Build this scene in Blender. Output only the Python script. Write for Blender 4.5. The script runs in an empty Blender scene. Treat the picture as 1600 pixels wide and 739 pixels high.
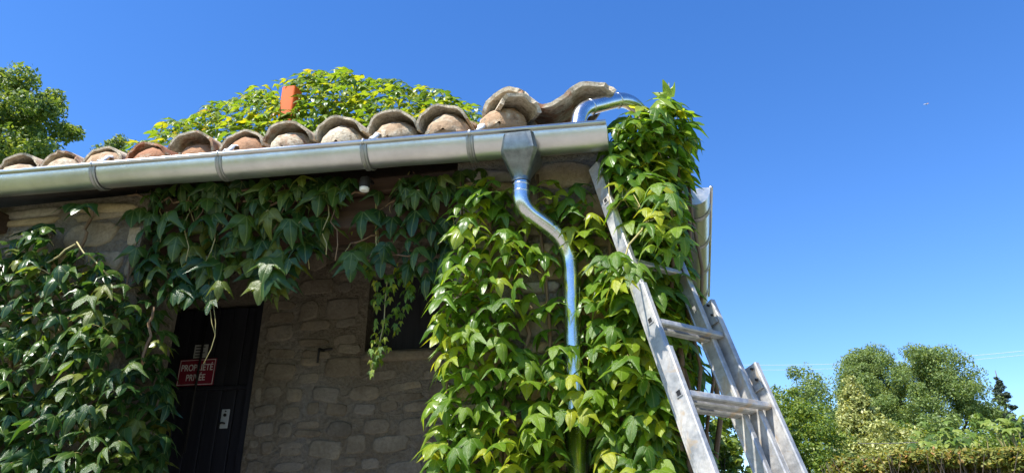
import bpy, math, random
import numpy as np
from mathutils import Vector, Matrix

random.seed(7)
rng = np.random.default_rng(7)
scene = bpy.context.scene
R = math.radians

# ------------------------------------------------------------------ camera
FPX, YAW, PIT = 1120.0, R(11.5), R(23.0)
CAM = np.array([0.0, 0.0, 0.90])
cd = bpy.data.cameras.new('camera')
cam = bpy.data.objects.new('camera', cd)
scene.collection.objects.link(cam)
cam.location = CAM
cam.rotation_euler = (R(90) + PIT, 0, YAW)
cd.sensor_width = 36.0
cd.lens = 36.0 * FPX / 1600.0
cd.clip_start = 0.05
cd.clip_end = 20000
scene.camera = cam

# ------------------------------------------------------------------ sky and sun
SUN = Vector((-0.34, -0.41, 0.845)).normalized()
world = bpy.data.worlds.new('World')
scene.world = world
world.use_nodes = True
wn = world.node_tree
sky = wn.nodes.new('ShaderNodeTexSky')
sky.sky_type = 'NISHITA'
sky.sun_disc = False
sky.sun_elevation = math.asin(SUN.z)
sky.sun_rotation = math.atan2(SUN.x, SUN.y)
sky.altitude = 300
sky.air_density = 1.0
sky.dust_density = 0.1
sky.ozone_density = 3.0
bg = wn.nodes['Background']
bg.inputs['Strength'].default_value = 0.132
hs = wn.nodes.new('ShaderNodeHueSaturation')
hs.inputs['Saturation'].default_value = 1.28
hs.inputs['Hue'].default_value = 0.510
wn.links.new(sky.outputs[0], hs.inputs['Color'])
wn.links.new(hs.outputs[0], bg.inputs['Color'])

sl = bpy.data.lights.new('sun', 'SUN')
sl.energy = 5.0
sl.angle = R(0.53)
sl.color = (1.0, 0.955, 0.88)
so = bpy.data.objects.new('sun', sl)
scene.collection.objects.link(so)
so.rotation_euler = SUN.to_track_quat('Z', 'Y').to_euler()

scene.view_settings.view_transform = 'Standard'
scene.view_settings.look = 'None'
scene.view_settings.exposure = 1.05
scene.view_settings.gamma = 1.0
scene.view_settings.use_curve_mapping = False
scene.render.engine = 'CYCLES'
scene.cycles.use_denoising = True
scene.cycles.max_bounces = 8
scene.cycles.diffuse_bounces = 4
scene.cycles.transmission_bounces = 4

# ------------------------------------------------------------------ measuring helper: where a sight line meets a real plane
_fw = np.array([-math.sin(YAW) * math.cos(PIT), math.cos(YAW) * math.cos(PIT), math.sin(PIT)])
_rt = np.array([math.cos(YAW), math.sin(YAW), 0.0])
_up = np.cross(_rt, _fw)


def at(px, py, Y):
    d = _fw + _rt * (px - 800) / FPX + _up * (369.5 - py) / FPX
    p = CAM + d * (Y / d[1])
    return Vector(p)


# ------------------------------------------------------------------ object helpers
COL = scene.collection


def mesh(name, V, F, smooth=False):
    me = bpy.data.meshes.new(name)
    me.from_pydata([tuple(v) for v in V], [], [tuple(f) for f in F])
    if smooth:
        me.polygons.foreach_set('use_smooth', [True] * len(me.polygons))
    me.update()
    return me


def link(name, me, mat=None, parent=None, M=None):
    o = bpy.data.objects.new(name, me)
    COL.objects.link(o)
    if mat is not None and len(me.materials) == 0:
        me.materials.append(mat)
    if parent is not None:
        o.parent = parent
    if M is not None:
        o.matrix_basis = M
    return o


def thing(name, label, cat, loc=(0, 0, 0), group=None):
    o = bpy.data.objects.new(name, None)
    COL.objects.link(o)
    o.empty_display_size = 0.1
    o.location = loc
    return tag(o, label, cat, group)


def tag(o, label=None, cat=None, group=None, kind=None):
    if label: o['label'] = label
    if cat: o['category'] = cat
    if group: o['group'] = group
    if kind: o['kind'] = kind
    return o


class MB:
    """collects vertices and faces of one mesh"""
    def __init__(s):
        s.V, s.F = [], []

    def add(s, V, F):
        n = len(s.V)
        s.V += [tuple(v) for v in V]
        s.F += [tuple(i + n for i in f) for f in F]
        return s

    def box(s, x0, x1, y0, y1, z0, z1):
        V = [(x0, y0, z0), (x1, y0, z0), (x1, y1, z0), (x0, y1, z0), (x0, y0, z1), (x1, y0, z1), (x1, y1, z1), (x0, y1, z1)]
        return s.add(V, [(0, 3, 2, 1), (4, 5, 6, 7), (0, 1, 5, 4), (1, 2, 6, 5), (2, 3, 7, 6), (3, 0, 4, 7)])

    def tube(s, P, r, n=8, cap=True):
        P = [Vector(p) for p in P]
        rr = r if hasattr(r, '__len__') else [r] * len(P)
        base = len(s.V)
        nrm = None
        for i, p in enumerate(P):
            t = (P[min(i + 1, len(P) - 1)] - P[max(i - 1, 0)])
            if t.length < 1e-9: t = Vector((0, 0, 1))
            t.normalize()
            if nrm is None:
                a = Vector((1, 0, 0)) if abs(t.x) < .8 else Vector((0, 1, 0))
                nrm = (a - t * a.dot(t)).normalized()
            else:
                nrm = (nrm - t * nrm.dot(t))
                if nrm.length < 1e-6: nrm = t.orthogonal()
                nrm.normalize()
            b = t.cross(nrm)
            for k in range(n):
                a = 2 * math.pi * k / n
                s.V.append(tuple(p + (nrm * math.cos(a) + b * math.sin(a)) * rr[i]))
        for i in range(len(P) - 1):
            for k in range(n):
                k2 = (k + 1) % n
                s.F.append((base + i * n + k, base + i * n + k2, base + (i + 1) * n + k2, base + (i + 1) * n + k))
        if cap:
            s.F.append(tuple(base + k for k in range(n))[::-1])
            s.F.append(tuple(base + (len(P) - 1) * n + k for k in range(n)))
        return s

    def build(s, name, mat, parent=None, smooth=False, M=None):
        return link(name, mesh(name, s.V, s.F, smooth), mat, parent, M)


def bevelled(o, w=0.003, seg=2):
    m = o.modifiers.new('bevel', 'BEVEL')
    m.width = w; m.segments = seg; m.limit_method = 'ANGLE'; m.angle_limit = R(40)
    return o


def auto_smooth(o, ang=40):
    me = o.data
    me.polygons.foreach_set('use_smooth', [True] * len(me.polygons))
    me.set_sharp_from_angle(angle=R(ang))
    return o


def rounded(P, rad, n=8):
    """polyline with its corners rounded"""
    P = [Vector(p) for p in P]
    out = [P[0]]
    for i in range(1, len(P) - 1):
        a, b, c = P[i - 1], P[i], P[i + 1]
        u, v = (a - b).normalized(), (c - b).normalized()
        d = min(rad, (a - b).length * .49, (c - b).length * .49)
        p0, p1 = b + u * d, b + v * d
        for k in range(n + 1):
            t = k / n
            out.append(p0 * (1 - t) ** 2 + b * 2 * t * (1 - t) + p1 * t * t)
    out.append(P[-1])
    return out


# ------------------------------------------------------------------ materials
def mat(name, base=(.5, .5, .5), rough=.6, metal=0.0, spec=.5):
    m = bpy.data.materials.new(name)
    m.use_nodes = True
    b = m.node_tree.nodes['Principled BSDF']
    b.inputs['Base Color'].default_value = (*base, 1)
    b.inputs['Roughness'].default_value = rough
    b.inputs['Metallic'].default_value = metal
    b.inputs['Specular IOR Level'].default_value = spec
    return m, m.node_tree, b


def node(nt, kind, **kw):
    n = nt.nodes.new(kind)
    for k, v in kw.items():
        if k in n.inputs.keys(): n.inputs[k].default_value = v
        else: setattr(n, k, v)
    return n


def noise(nt, scale, detail=4, rough=.55, vec=None, dist=0.0):
    n = node(nt, 'ShaderNodeTexNoise')
    n.inputs['Scale'].default_value = scale
    n.inputs['Detail'].default_value = detail
    n.inputs['Roughness'].default_value = rough
    n.inputs['Distortion'].default_value = dist
    if vec is not None: nt.links.new(vec, n.inputs['Vector'])
    return n


def ramp(nt, fac, stops):
    r = node(nt, 'ShaderNodeValToRGB')
    e = r.color_ramp.elements
    while len(e) < len(stops): e.new(.5)
    for i, (p, c) in enumerate(stops):
        e[i].position = p
        e[i].color = (*c, 1) if len(c) == 3 else c
    nt.links.new(fac, r.inputs['Fac'])
    return r


def mixc(nt, fac, a, b, mode='MIX'):
    m = node(nt, 'ShaderNodeMix', data_type='RGBA', blend_type=mode)
    for sock, v in ((m.inputs[0], fac), (m.inputs[6], a), (m.inputs[7], b)):
        if hasattr(v, 'links'): nt.links.new(v, sock)
        elif isinstance(v, (int, float)): sock.default_value = v
        else: sock.default_value = (*v, 1)
    return m.outputs[2]


def mth(nt, op, a, b=0.0, clamp=False):
    m = node(nt, 'ShaderNodeMath', operation=op, use_clamp=clamp)
    for sock, v in ((m.inputs[0], a), (m.inputs[1], b)):
        if hasattr(v, 'links'): nt.links.new(v, sock)
        else: sock.default_value = v
    return m.outputs[0]


def bump(nt, b, height, strength=.5, dist=.01):
    n = node(nt, 'ShaderNodeBump')
    n.inputs['Strength'].default_value = strength
    n.inputs['Distance'].default_value = dist
    nt.links.new(height, n.inputs['Height'])
    nt.links.new(n.outputs[0], b.inputs['Normal'])


def objvec(nt, spread=13.0):
    """object coordinates shifted by the object's own random number, so that copies differ"""
    tc = node(nt, 'ShaderNodeTexCoord')
    oi = node(nt, 'ShaderNodeObjectInfo')
    c = node(nt, 'ShaderNodeVectorMath', operation='ADD')
    k = mth(nt, 'MULTIPLY', oi.outputs['Random'], spread)
    nt.links.new(tc.outputs['Object'], c.inputs[0])
    nt.links.new(k, c.inputs[1])
    return c.outputs[0], oi.outputs['Random']


def mat_stone(name, cols, rough=.9):
    m, nt, b = mat(name, rough=rough, spec=.25)
    v, rnd = objvec(nt)
    big = noise(nt, 5, 5, .6, v)
    fine = noise(nt, 55, 6, .7, v)
    c = ramp(nt, rnd, [(i / max(1, len(cols) - 1), cc) for i, cc in enumerate(cols)])
    d = ramp(nt, big.outputs['Fac'], [(.3, (.6, .57, .52)), (.55, (1, 1, 1)), (.75, (1.15, 1.1, 1.0))])
    e = ramp(nt, fine.outputs['Fac'], [(.3, (.62, .6, .58)), (.6, (1, 1, 1))])
    x = mixc(nt, 1.0, c.outputs[0], d.outputs[0], 'MULTIPLY')
    x = mixc(nt, .8, x, e.outputs[0], 'MULTIPLY')
    nt.links.new(x, b.inputs['Base Color'])
    h = mth(nt, 'ADD', big.outputs['Fac'], mth(nt, 'MULTIPLY', fine.outputs['Fac'], .5))
    bump(nt, b, h, .8, .02)
    return m


def mat_mortar():
    m, nt, b = mat('mortar', rough=.95, spec=.2)
    tc = node(nt, 'ShaderNodeTexCoord')
    big = noise(nt, 2.2, 6, .6, tc.outputs['Object'])
    fine = noise(nt, 40, 8, .7, tc.outputs['Object'])
    c = ramp(nt, big.outputs['Fac'], [(.3, (.185, .145, .10)), (.5, (.235, .20, .15)), (.7, (.27, .245, .21))])
    e = ramp(nt, fine.outputs['Fac'], [(.3, (.55, .53, .5)), (.6, (1, 1, 1))])
    nt.links.new(mixc(nt, .9, c.outputs[0], e.outputs[0], 'MULTIPLY'), b.inputs['Base Color'])
    med = noise(nt, 13, 5, .6, tc.outputs['Object'], .5)
    bump(nt, b, mth(nt, 'ADD', mth(nt, 'MULTIPLY', med.outputs['Fac'], 1.6), fine.outputs['Fac']), 1.0, .03)
    return m


def mat_tile(name, red):
    m, nt, b = mat(name, rough=.9, spec=.2)
    v, rnd = objvec(nt)
    big = noise(nt, 9, 6, .65, v, .4)
    fine = noise(nt, 60, 6, .7, v)
    spot = noise(nt, 26, 4, .6, v)
    clay = ramp(nt, rnd, [(0, (.34, .16, .09)), (.35, (.38, .24, .14)), (.65, (.36, .27, .18)), (1, (.29, .13, .07))])
    lich = ramp(nt, fine.outputs['Fac'], [(.25, (.24, .20, .145)), (.5, (.52, .44, .32)), (.7, (.68, .61, .49))])
    f = mth(nt, 'ADD', big.outputs['Fac'], mth(nt, 'MULTIPLY', mth(nt, 'SUBTRACT', rnd, .5), .25))
    k = ramp(nt, f, [(.38 + red, (0, 0, 0)), (.52 + red, (1, 1, 1))])
    x = mixc(nt, k.outputs[0], clay.outputs[0], lich.outputs[0])
    dk = ramp(nt, spot.outputs['Fac'], [(.34, (.42, .39, .35)), (.47, (1, 1, 1))])
    x = mixc(nt, .75, x, dk.outputs[0], 'MULTIPLY')
    nt.links.new(x, b.inputs['Base Color'])
    bump(nt, b, mth(nt, 'ADD', fine.outputs['Fac'], big.outputs['Fac']), .6, .012)
    return m


def mat_metal(name, base, rough, metal=1.0, dirt=.25, scale=8):
    m, nt, b = mat(name, base, rough, metal)
    tc = node(nt, 'ShaderNodeTexCoord')
    big = noise(nt, scale, 5, .6, tc.outputs['Object'])
    fine = noise(nt, scale * 14, 4, .6, tc.outputs['Object'])
    c = ramp(nt, big.outputs['Fac'], [(.3, tuple(x * (1 - dirt) for x in base)), (.65, base)])
    nt.links.new(c.outputs[0], b.inputs['Base Color'])
    r = ramp(nt, fine.outputs['Fac'], [(.3, (rough * .8,) * 3), (.7, (min(1, rough * 1.25),) * 3)])
    nt.links.new(r.outputs[0], b.inputs['Roughness'])
    bump(nt, b, big.outputs['Fac'], .12, .006)
    return m


def mat_ladder():
    m, nt, b = mat('weathered_aluminium', (.6, .6, .58), .5, .55)
    tc = node(nt, 'ShaderNodeTexCoord')
    big = noise(nt, 7, 5, .65, tc.outputs['Object'], .3)
    fine = noise(nt, 45, 6, .7, tc.outputs['Object'])
    st = noise(nt, 16, 3, .5, tc.outputs['Object'], .5)
    c = ramp(nt, big.outputs['Fac'], [(.3, (.30, .30, .295)), (.5, (.43, .425, .41)), (.68, (.60, .565, .50))])
    e = ramp(nt, fine.outputs['Fac'], [(.3, (.62, .6, .58)), (.55, (1, 1, 1))])
    x = mixc(nt, .7, c.outputs[0], e.outputs[0], 'MULTIPLY')
    k = ramp(nt, st.outputs['Fac'], [(.58, (0, 0, 0)), (.68, (.85, .85, .85))])
    x = mixc(nt, k.outputs[0], x, (.46, .36, .25))
    k2 = ramp(nt, fine.outputs['Fac'], [(.66, (0, 0, 0)), (.72, (1, 1, 1))])
    x = mixc(nt, mth(nt, 'MULTIPLY', k2.outputs[0], .6), x, (.16, .10, .06))
    nt.links.new(x, b.inputs['Base Color'])
    mm = ramp(nt, big.outputs['Fac'], [(.35, (.75,) * 3), (.6, (.25,) * 3)])
    nt.links.new(mm.outputs[0], b.inputs['Metallic'])
    bump(nt, b, fine.outputs['Fac'], .15, .003)
    return m


def mat_leaf(name, stops, trans=.4, gloss=.38, veins=True, tr_gain=2.1):
    """leaf: waxy front, light coming through the blade; stops = colour over the leaf's own random number"""
    m, nt, b = mat(name, rough=gloss, spec=.45)
    oi = node(nt, 'ShaderNodeObjectInfo')
    ge = node(nt, 'ShaderNodeNewGeometry')
    rr = mth(nt, 'FRACT', mth(nt, 'ADD', oi.outputs['Random'], ge.outputs['Random Per Island']))
    c = ramp(nt, rr, stops).outputs[0]
    tc = node(nt, 'ShaderNodeTexCoord')
    if veins:
        uv = node(nt, 'ShaderNodeUVMap')
        sep = node(nt, 'ShaderNodeSeparateXYZ')
        nt.links.new(uv.outputs[0], sep.inputs[0])
        # distance to the midrib and the two side veins
        ax = mth(nt, 'ABSOLUTE', sep.outputs[0])
        d1 = ax
        d2 = mth(nt, 'ABSOLUTE', mth(nt, 'SUBTRACT', mth(nt, 'MULTIPLY', ax, .72), mth(nt, 'MULTIPLY', sep.outputs[1], .70)))
        d = mth(nt, 'MINIMUM', d1, d2)
        k = ramp(nt, d, [(.008, (1, 1, 1)), (.03, (0, 0, 0))]).outputs[0]
        pale = mixc(nt, .5, c, (.30, .36, .12))
        c = mixc(nt, mth(nt, 'MULTIPLY', k, .75), c, pale)
        n1 = noise(nt, 28, 3, .5, tc.outputs['Object'])
        n2 = noise(nt, 3.2, 5, .65, uv.outputs[0], .3)
        c = mixc(nt, .7, c, ramp(nt, n2.outputs['Fac'], [(.32, (.55, .62, .5)), (.55, (1, 1, 1)), (.8, (1.25, 1.12, .8))]).outputs[0], 'MULTIPLY')
        h = mth(nt, 'ADD', mth(nt, 'MULTIPLY', k, -.6), n1.outputs['Fac'])
        bump(nt, b, h, .35, .006)
    nt.links.new(c, b.inputs['Base Color'])
    tl = node(nt, 'ShaderNodeBsdfTranslucent')
    tcx = mixc(nt, 1.0, c, (tr_gain * 1.15, tr_gain, tr_gain * .45), 'MULTIPLY')
    nt.links.new(tcx, tl.inputs['Color'])
    mx = node(nt, 'ShaderNodeMixShader')
    mx.inputs[0].default_value = trans
    nt.links.new(b.outputs[0], mx.inputs[1])
    nt.links.new(tl.outputs[0], mx.inputs[2])
    nt.links.new(mx.outputs[0], nt.nodes['Material Output'].inputs['Surface'])
    return m


def mat_wood(name, c0, c1, rough=.75, along='Z', spec=.3):
    m, nt, b = mat(name, rough=rough, spec=spec)
    v, rnd = objvec(nt)
    mp = node(nt, 'ShaderNodeMapping')
    nt.links.new(v, mp.inputs['Vector'])
    mp.inputs['Scale'].default_value = {'Z': (30, 30, 1.5), 'X': (1.5, 30, 30), 'Y': (30, 1.5, 30)}[along]
    n1 = noise(nt, 1.0, 6, .65, mp.outputs[0], .6)
    c = ramp(nt, n1.outputs['Fac'], [(.3, c0), (.7, c1)])
    nt.links.new(c.outputs[0], b.inputs['Base Color'])
    bump(nt, b, n1.outputs['Fac'], .5, .005)
    return m


def mat_ground():
    m, nt, b = mat('gravel_and_grass', rough=.95, spec=.2)
    tc = node(nt, 'ShaderNodeTexCoord')
    fine = noise(nt, 35, 6, .7, tc.outputs['Object'])
    big = noise(nt, .35, 5, .6, tc.outputs['Object'])
    grav = ramp(nt, fine.outputs['Fac'], [(.3, (.19, .17, .14)), (.5, (.33, .30, .25)), (.7, (.45, .42, .36))])
    gras = ramp(nt, fine.outputs['Fac'], [(.3, (.06, .08, .02)), (.55, (.15, .17, .05)), (.75, (.28, .26, .10))])
    sep = node(nt, 'ShaderNodeSeparateXYZ')
    nt.links.new(tc.outputs['Object'], sep.inputs[0])
    d = node(nt, 'ShaderNodeVectorMath', operation='LENGTH')
    nt.links.new(tc.outputs['Object'], d.inputs[0])
    f = mth(nt, 'ADD', mth(nt, 'MULTIPLY', d.outputs['Value'], .1), mth(nt, 'MULTIPLY', big.outputs['Fac'], .8))
    k = ramp(nt, f, [(.85, (0, 0, 0)), (1.0, (1, 1, 1))])
    nt.links.new(mixc(nt, k.outputs[0], grav.outputs[0], gras.outputs[0]), b.inputs['Base Color'])
    bump(nt, b, fine.outputs['Fac'], .8, .03)
    return m


ZINC = mat_metal('zinc', (.63, .63, .62), .35, .92, .2, 6)
ZINC_D = mat_metal('zinc_dull', (.40, .40, .38), .45, .85, .25, 12)
GALV = mat_metal('galvanised_steel', (.66, .68, .69), .23, 1.0, .25, 14)
GALVD = mat_metal('galvanised_spangle', (.20, .225, .215), .34, .8, .4, 34)
STRAP = mat_metal('white_strap', (.80, .81, .82), .45, .25, .15, 30)
ALU = mat_ladder()
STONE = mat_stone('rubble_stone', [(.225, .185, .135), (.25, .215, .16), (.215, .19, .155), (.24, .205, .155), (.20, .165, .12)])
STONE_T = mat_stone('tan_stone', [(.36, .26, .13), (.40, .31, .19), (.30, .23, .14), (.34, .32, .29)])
MORTAR = mat_mortar()
TILE = mat_tile('lichened_clay', -.06)
TILE_R = mat_tile('red_clay', .10)
BEAM = mat_wood('old_beam', (.035, .02, .012), (.085, .05, .03), along='X')
DECK = mat_wood('roof_boards', (.035, .025, .018), (.09, .06, .04), along='Y')
DOORW = mat_wood('dark_door_paint', (.010, .010, .014), (.028, .027, .034), .55, 'Z')
IRON = mat('black_iron', (.02, .02, .02), .6, .4)[0]
SIGNRED = mat('sign_red', (.21, .014, .035), .45)[0]
SIGNWHITE = mat('sign_white', (.78, .76, .74), .5)[0]
WHITE = mat('white_plastic', (.75, .75, .72), .4)[0]
DARKPLA = mat('dark_plastic', (.02, .02, .022), .5)[0]
CLAYPOT = mat('orange_clay', (.70, .12, .02), .75)[0]
BARK = mat_wood('bark', (.06, .045, .03), (.18, .14, .10), .95, 'Z')
STEM = mat_wood('vine_stem', (.10, .06, .035), (.24, .16, .09), .9, 'Z')
SHOOT = mat('young_shoot', (.30, .26, .10), .6)[0]
WIRE_L = mat('pale_cable', (.45, .47, .50), .4, .0)[0]
WIRE_D = mat('dark_cable', (.08, .08, .08), .5)[0]
GROUND = mat_ground()
LEAF_SUN = mat_leaf('ivy_leaf_sunlit', [(0, (.06, .14, .013)), (.45, (.11, .215, .018)), (.75, (.20, .30, .024)), (1, (.36, .39, .024))], .5, .33)  # brighter copy of the ivy leaf, sunlight put into its colour
LEAF_SHADE = mat_leaf('ivy_leaf_shaded', [(0, (.025, .068, .018)), (.5, (.042, .10, .02)), (.85, (.08, .14, .022)), (1, (.17, .19, .03))], .40, .3)  # darker copy of the ivy leaf, shade put into its colour
LEAF_ROOF = mat_leaf('ivy_leaf_young', [(0, (.07, .14, .013)), (.5, (.125, .21, .016)), (.82, (.22, .28, .018)), (.98, (.30, .30, .016)), (1, (.30, .14, .02))], .45, .35)
LEAF_TREE = mat_leaf('tree_leaf', [(0, (.05, .10, .02)), (.5, (.11, .18, .03)), (1, (.20, .26, .06))], .35, .5, False)
LEAF_FAR = mat_leaf('far_tree_leaf', [(0, (.06, .09, .025)), (.5, (.13, .20, .05)), (1, (.23, .30, .09))], .3, .6, False)
LEAF_YEL = mat_leaf('variegated_leaf', [(0, (.10, .13, .03)), (.5, (.27, .30, .085)), (1, (.46, .47, .18))], .25, .5, False)
LEAF_BUSH = mat_leaf('bush_leaf', [(0, (.05, .10, .015)), (.5, (.12, .19, .025)), (1, (.24, .29, .05))], .35, .5, False)
LEAF_HEDGE = mat_leaf('hedge_leaf', [(0, (.07, .10, .02)), (.5, (.16, .19, .03)), (.85, (.27, .25, .05)), (1, (.32, .16, .05))], .3, .6, False)
LEAF_CON = mat_leaf('conifer_needle', [(0, (.02, .04, .025)), (1, (.06, .09, .05))], .15, .7, False)
TWIG = mat('dry_twig', (.16, .12, .09), .9)[0]

# ------------------------------------------------------------------ the ground
V, F = [], []
n = 24
ext = 3000
co = [math.copysign((abs(t) ** 3), t) * ext for t in np.linspace(-1, 1, n + 1)]
for y in co:
    for x in co:
        V.append((x, y + 3, 0))
for j in range(n):
    for i in range(n):
        a = j * (n + 1) + i
        F.append((a, a + 1, a + n + 2, a + n + 1))
tag(link('ground', mesh('ground', V, F), GROUND), kind='structure')

# ------------------------------------------------------------------ the house
YW = 2.92        # face of the front wall
YR = 4.00        # face of the wall at the back of the porch
house = thing('stone_house', 'old stone house with clay tile roof, recessed porch and dark plank door', 'house')


def wall_holes(x0, x1, z0, z1, y0, y1, holes):
    """a wall slab with rectangular openings through it"""
    xs = sorted({x0, x1, *[h[0] for h in holes], *[h[1] for h in holes]})
    zs = sorted({z0, z1, *[h[2] for h in holes], *[h[3] for h in holes]})
    mb = MB()

    def solid(i, k):
        if i < 0 or k < 0 or i >= len(xs) - 1 or k >= len(zs) - 1: return False
        cx, cz = (xs[i] + xs[i + 1]) / 2, (zs[k] + zs[k + 1]) / 2
        return not any(h[0] < cx < h[1] and h[2] < cz < h[3] for h in holes)
    for i in range(len(xs) - 1):
        for k in range(len(zs) - 1):
            if not solid(i, k): continue
            a, b, c, d = xs[i], xs[i + 1], zs[k], zs[k + 1]
            mb.add([(a, y0, c), (b, y0, c), (b, y0, d), (a, y0, d)], [(0, 1, 2, 3)])
            mb.add([(a, y1, c), (b, y1, c), (b, y1, d), (a, y1, d)], [(3, 2, 1, 0)])
            if not solid(i - 1, k): mb.add([(a, y0, c), (a, y1, c), (a, y1, d), (a, y0, d)], [(3, 2, 1, 0)])
            if not solid(i + 1, k): mb.add([(b, y0, c), (b, y1, c), (b, y1, d), (b, y0, d)], [(0, 1, 2, 3)])
            if not solid(i, k - 1): mb.add([(a, y0, c), (b, y0, c), (b, y1, c), (a, y1, c)], [(3, 2, 1, 0)])
            if not solid(i, k + 1): mb.add([(a, y0, d), (b, y0, d), (b, y1, d), (a, y1, d)], [(0, 1, 2, 3)])
    return mb


def stone_mesh(w, h, depth, seed, sq=(2.6, 5)):
    """a rough squared stone: uneven outline, rounded worn front, local origin at the back centre, front towards -y"""
    r = random.Random(seed)
    n = 12
    ex = r.uniform(*sq)
    ring = []
    for k in range(n):
        a = 2 * math.pi * (k + .5) / n
        ca, sa = math.cos(a), math.sin(a)
        rad = (abs(ca) ** ex + abs(sa) ** ex) ** (-1 / ex)
        ring.append((ca * rad * w / 2 * r.uniform(.84, 1.0), sa * rad * h / 2 * r.uniform(.80, 1.0)))
    V = [(x, 0.02, z) for x, z in ring]
    V += [(x, -depth * .55 * r.uniform(.8, 1.1), z) for x, z in ring]
    V += [(x * .86 * r.uniform(.95, 1.03), -depth * r.uniform(.85, 1.1), z * .82 * r.uniform(.94, 1.04)) for x, z in ring]
    V += [(x * .4, -depth * r.uniform(.9, 1.35), z * .4) for x, z in ring[::2]]
    F = []
    for L in (0, 1):
        for k in range(n):
            k2 = (k + 1) % n
            F.append((L * n + k, L * n + k2, (L + 1) * n + k2, (L + 1) * n + k))
    m = n // 2
    for k in range(m):
        k2 = (k + 1) % m
        a, b, c = 2 * n + 2 * k, 2 * n + 2 * k + 1, 2 * n + (2 * k + 2) % n
        F += [(a, b, 3 * n + k), (b, c, 3 * n + k2), (b, 3 * n + k2, 3 * n + k)]
    F.append(tuple(3 * n + k for k in range(m)))
    me = mesh('stone', V, F, True)
    return me


def lay_stones(parent, x0, x1, z0, z1, y, material, seed, skip=(), hmin=.07, hmax=.17, wmin=.09, wmax=.30, sq=(2.6, 8), deep=(.001, .008)):
    r = random.Random(seed)
    z = z0
    i = 0
    while z < z1 - .03:
        h = min(r.uniform(hmin, hmax), z1 - z)
        x = x0 - r.uniform(0, .1)
        while x < x1 - .03:
            w = r.uniform(wmin, wmax)
            a, b = max(x, x0), min(x + w, x1)
            x += w
            if b - a < .05: continue
            parts = [(z, h)]
            if h > .10 and r.random() < .45:
                q = h * r.uniform(.4, .6)
                parts = [(z, q), (z + q, h - q)]
            for zz, hh in parts:
                cx, cz = (a + b) / 2, zz + hh / 2
                if any(s[0] - .0 < b - .02 and s[1] > a + .02 and s[2] < zz + hh - .01 and s[3] > zz + .01 for s in skip): continue
                i += 1
                M = Matrix.Translation((cx, y, cz + r.uniform(-.018, .018))) @ Matrix.Rotation(r.uniform(-.13, .13), 4, 'Y')
                link('stone', stone_mesh((b - a) * r.uniform(.72, .99), hh * r.uniform(.66, 1.0), r.uniform(*deep), seed * 1000 + i, sq), material, parent, M)
        z += h


# front wall, left of the porch
w = MB().box(-6.2, -2.52, YW, YW + .38, 0, 2.575)
wl = w.build('front_wall', MORTAR, house)
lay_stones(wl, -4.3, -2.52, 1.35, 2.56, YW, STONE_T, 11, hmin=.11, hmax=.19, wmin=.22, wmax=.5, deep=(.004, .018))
# right pier
w = MB().box(-.86, .10, YW + .003, YR - .002, 0, 2.57)
wp = w.build('pier_wall', MORTAR, house)
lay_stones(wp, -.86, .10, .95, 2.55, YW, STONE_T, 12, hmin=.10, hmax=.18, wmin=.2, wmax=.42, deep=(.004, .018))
# side wall, slightly splayed
sv = [(.10, YW + .02), (.24, 7.0), (-.2, 7.0), (-.2, YR + .3), (.02, YR + .3), (.02, YW + .02)]
mb = MB()
mb.add([(x, y, 0) for x, y in sv] + [(x, y, 2.5) for x, y in sv], [(i, (i + 1) % 6, 6 + (i + 1) % 6, 6 + i) for i in range(6)] + [(0, 5, 4, 3, 2, 1), (6, 7, 8, 9, 10, 11)])
mb.build('side_wall', MORTAR, house)
# wall at the back of the porch, with door opening and window opening
DOOR = (-3.32, -2.44, .45, 2.34)
WIN = (-1.725, -1.262, 1.955, 2.45)
wr = wall_holes(-4.2, -.861, 0, 2.93, YR, YR + .35, [DOOR, WIN]).build('porch_wall', MORTAR, house)
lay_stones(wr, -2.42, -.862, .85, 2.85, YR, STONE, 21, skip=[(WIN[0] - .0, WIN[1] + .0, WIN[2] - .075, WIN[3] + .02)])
bevelled(MB().box(WIN[0] + .002, WIN[1] - .002, YR + .10, YR + .13, WIN[2] + .002, WIN[3] - .002).build('window_dark_board', DOORW, wr), .004)  # dark board added to blacken the window opening in place of unlit interior
# sill
sb = stone_mesh(.56, .07, .03, 5)
link('window_sill', sb, STONE, wr, Matrix.Translation((-1.49, YR, WIN[2] - .038)))
hk = MB().tube(rounded([(0, .02, 0), (0, -.05, 0), (.002, -.055, -.09)], .012, 4), .008, 6)
bevel_hook = hk.tube([(0, -.005, .001), (.065, -.01, .004)], .007, 6)
p = at(506, 548, YR)
hk.build('iron_hook', IRON, wr, True, Matrix.Translation((p.x, YR - .015, p.z)))
# closing walls, out of the light
MB().box(-4.2, -4.0, YW + .385, YR - .003, 0, 2.57).build('porch_end_wall', MORTAR, house)
MB().box(-6.2, -.21, 6.8, 7.0, 0, 2.55).build('back_wall', MORTAR, house)
MB().box(-6.4, -6.21, YW, 7.0, 0, 2.55).build('end_wall', MORTAR, house)
# timber lintel across the porch and the wall plate on it
bevelled(MB().box(-2.75, -.70, YW + .06, YW + .27, 2.305, 2.47).build('lintel', BEAM, house), .012)
bevelled(MB().box(-2.75, -.70, YW + .035, YW + .30, 2.475, 2.555).build('wall_plate', BEAM, house), .008)
bevelled(MB().box(-3.62, -3.36, YW - .10, YW + .1, 2.415, 2.52).build('beam_end', BEAM, house), .01)

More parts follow.
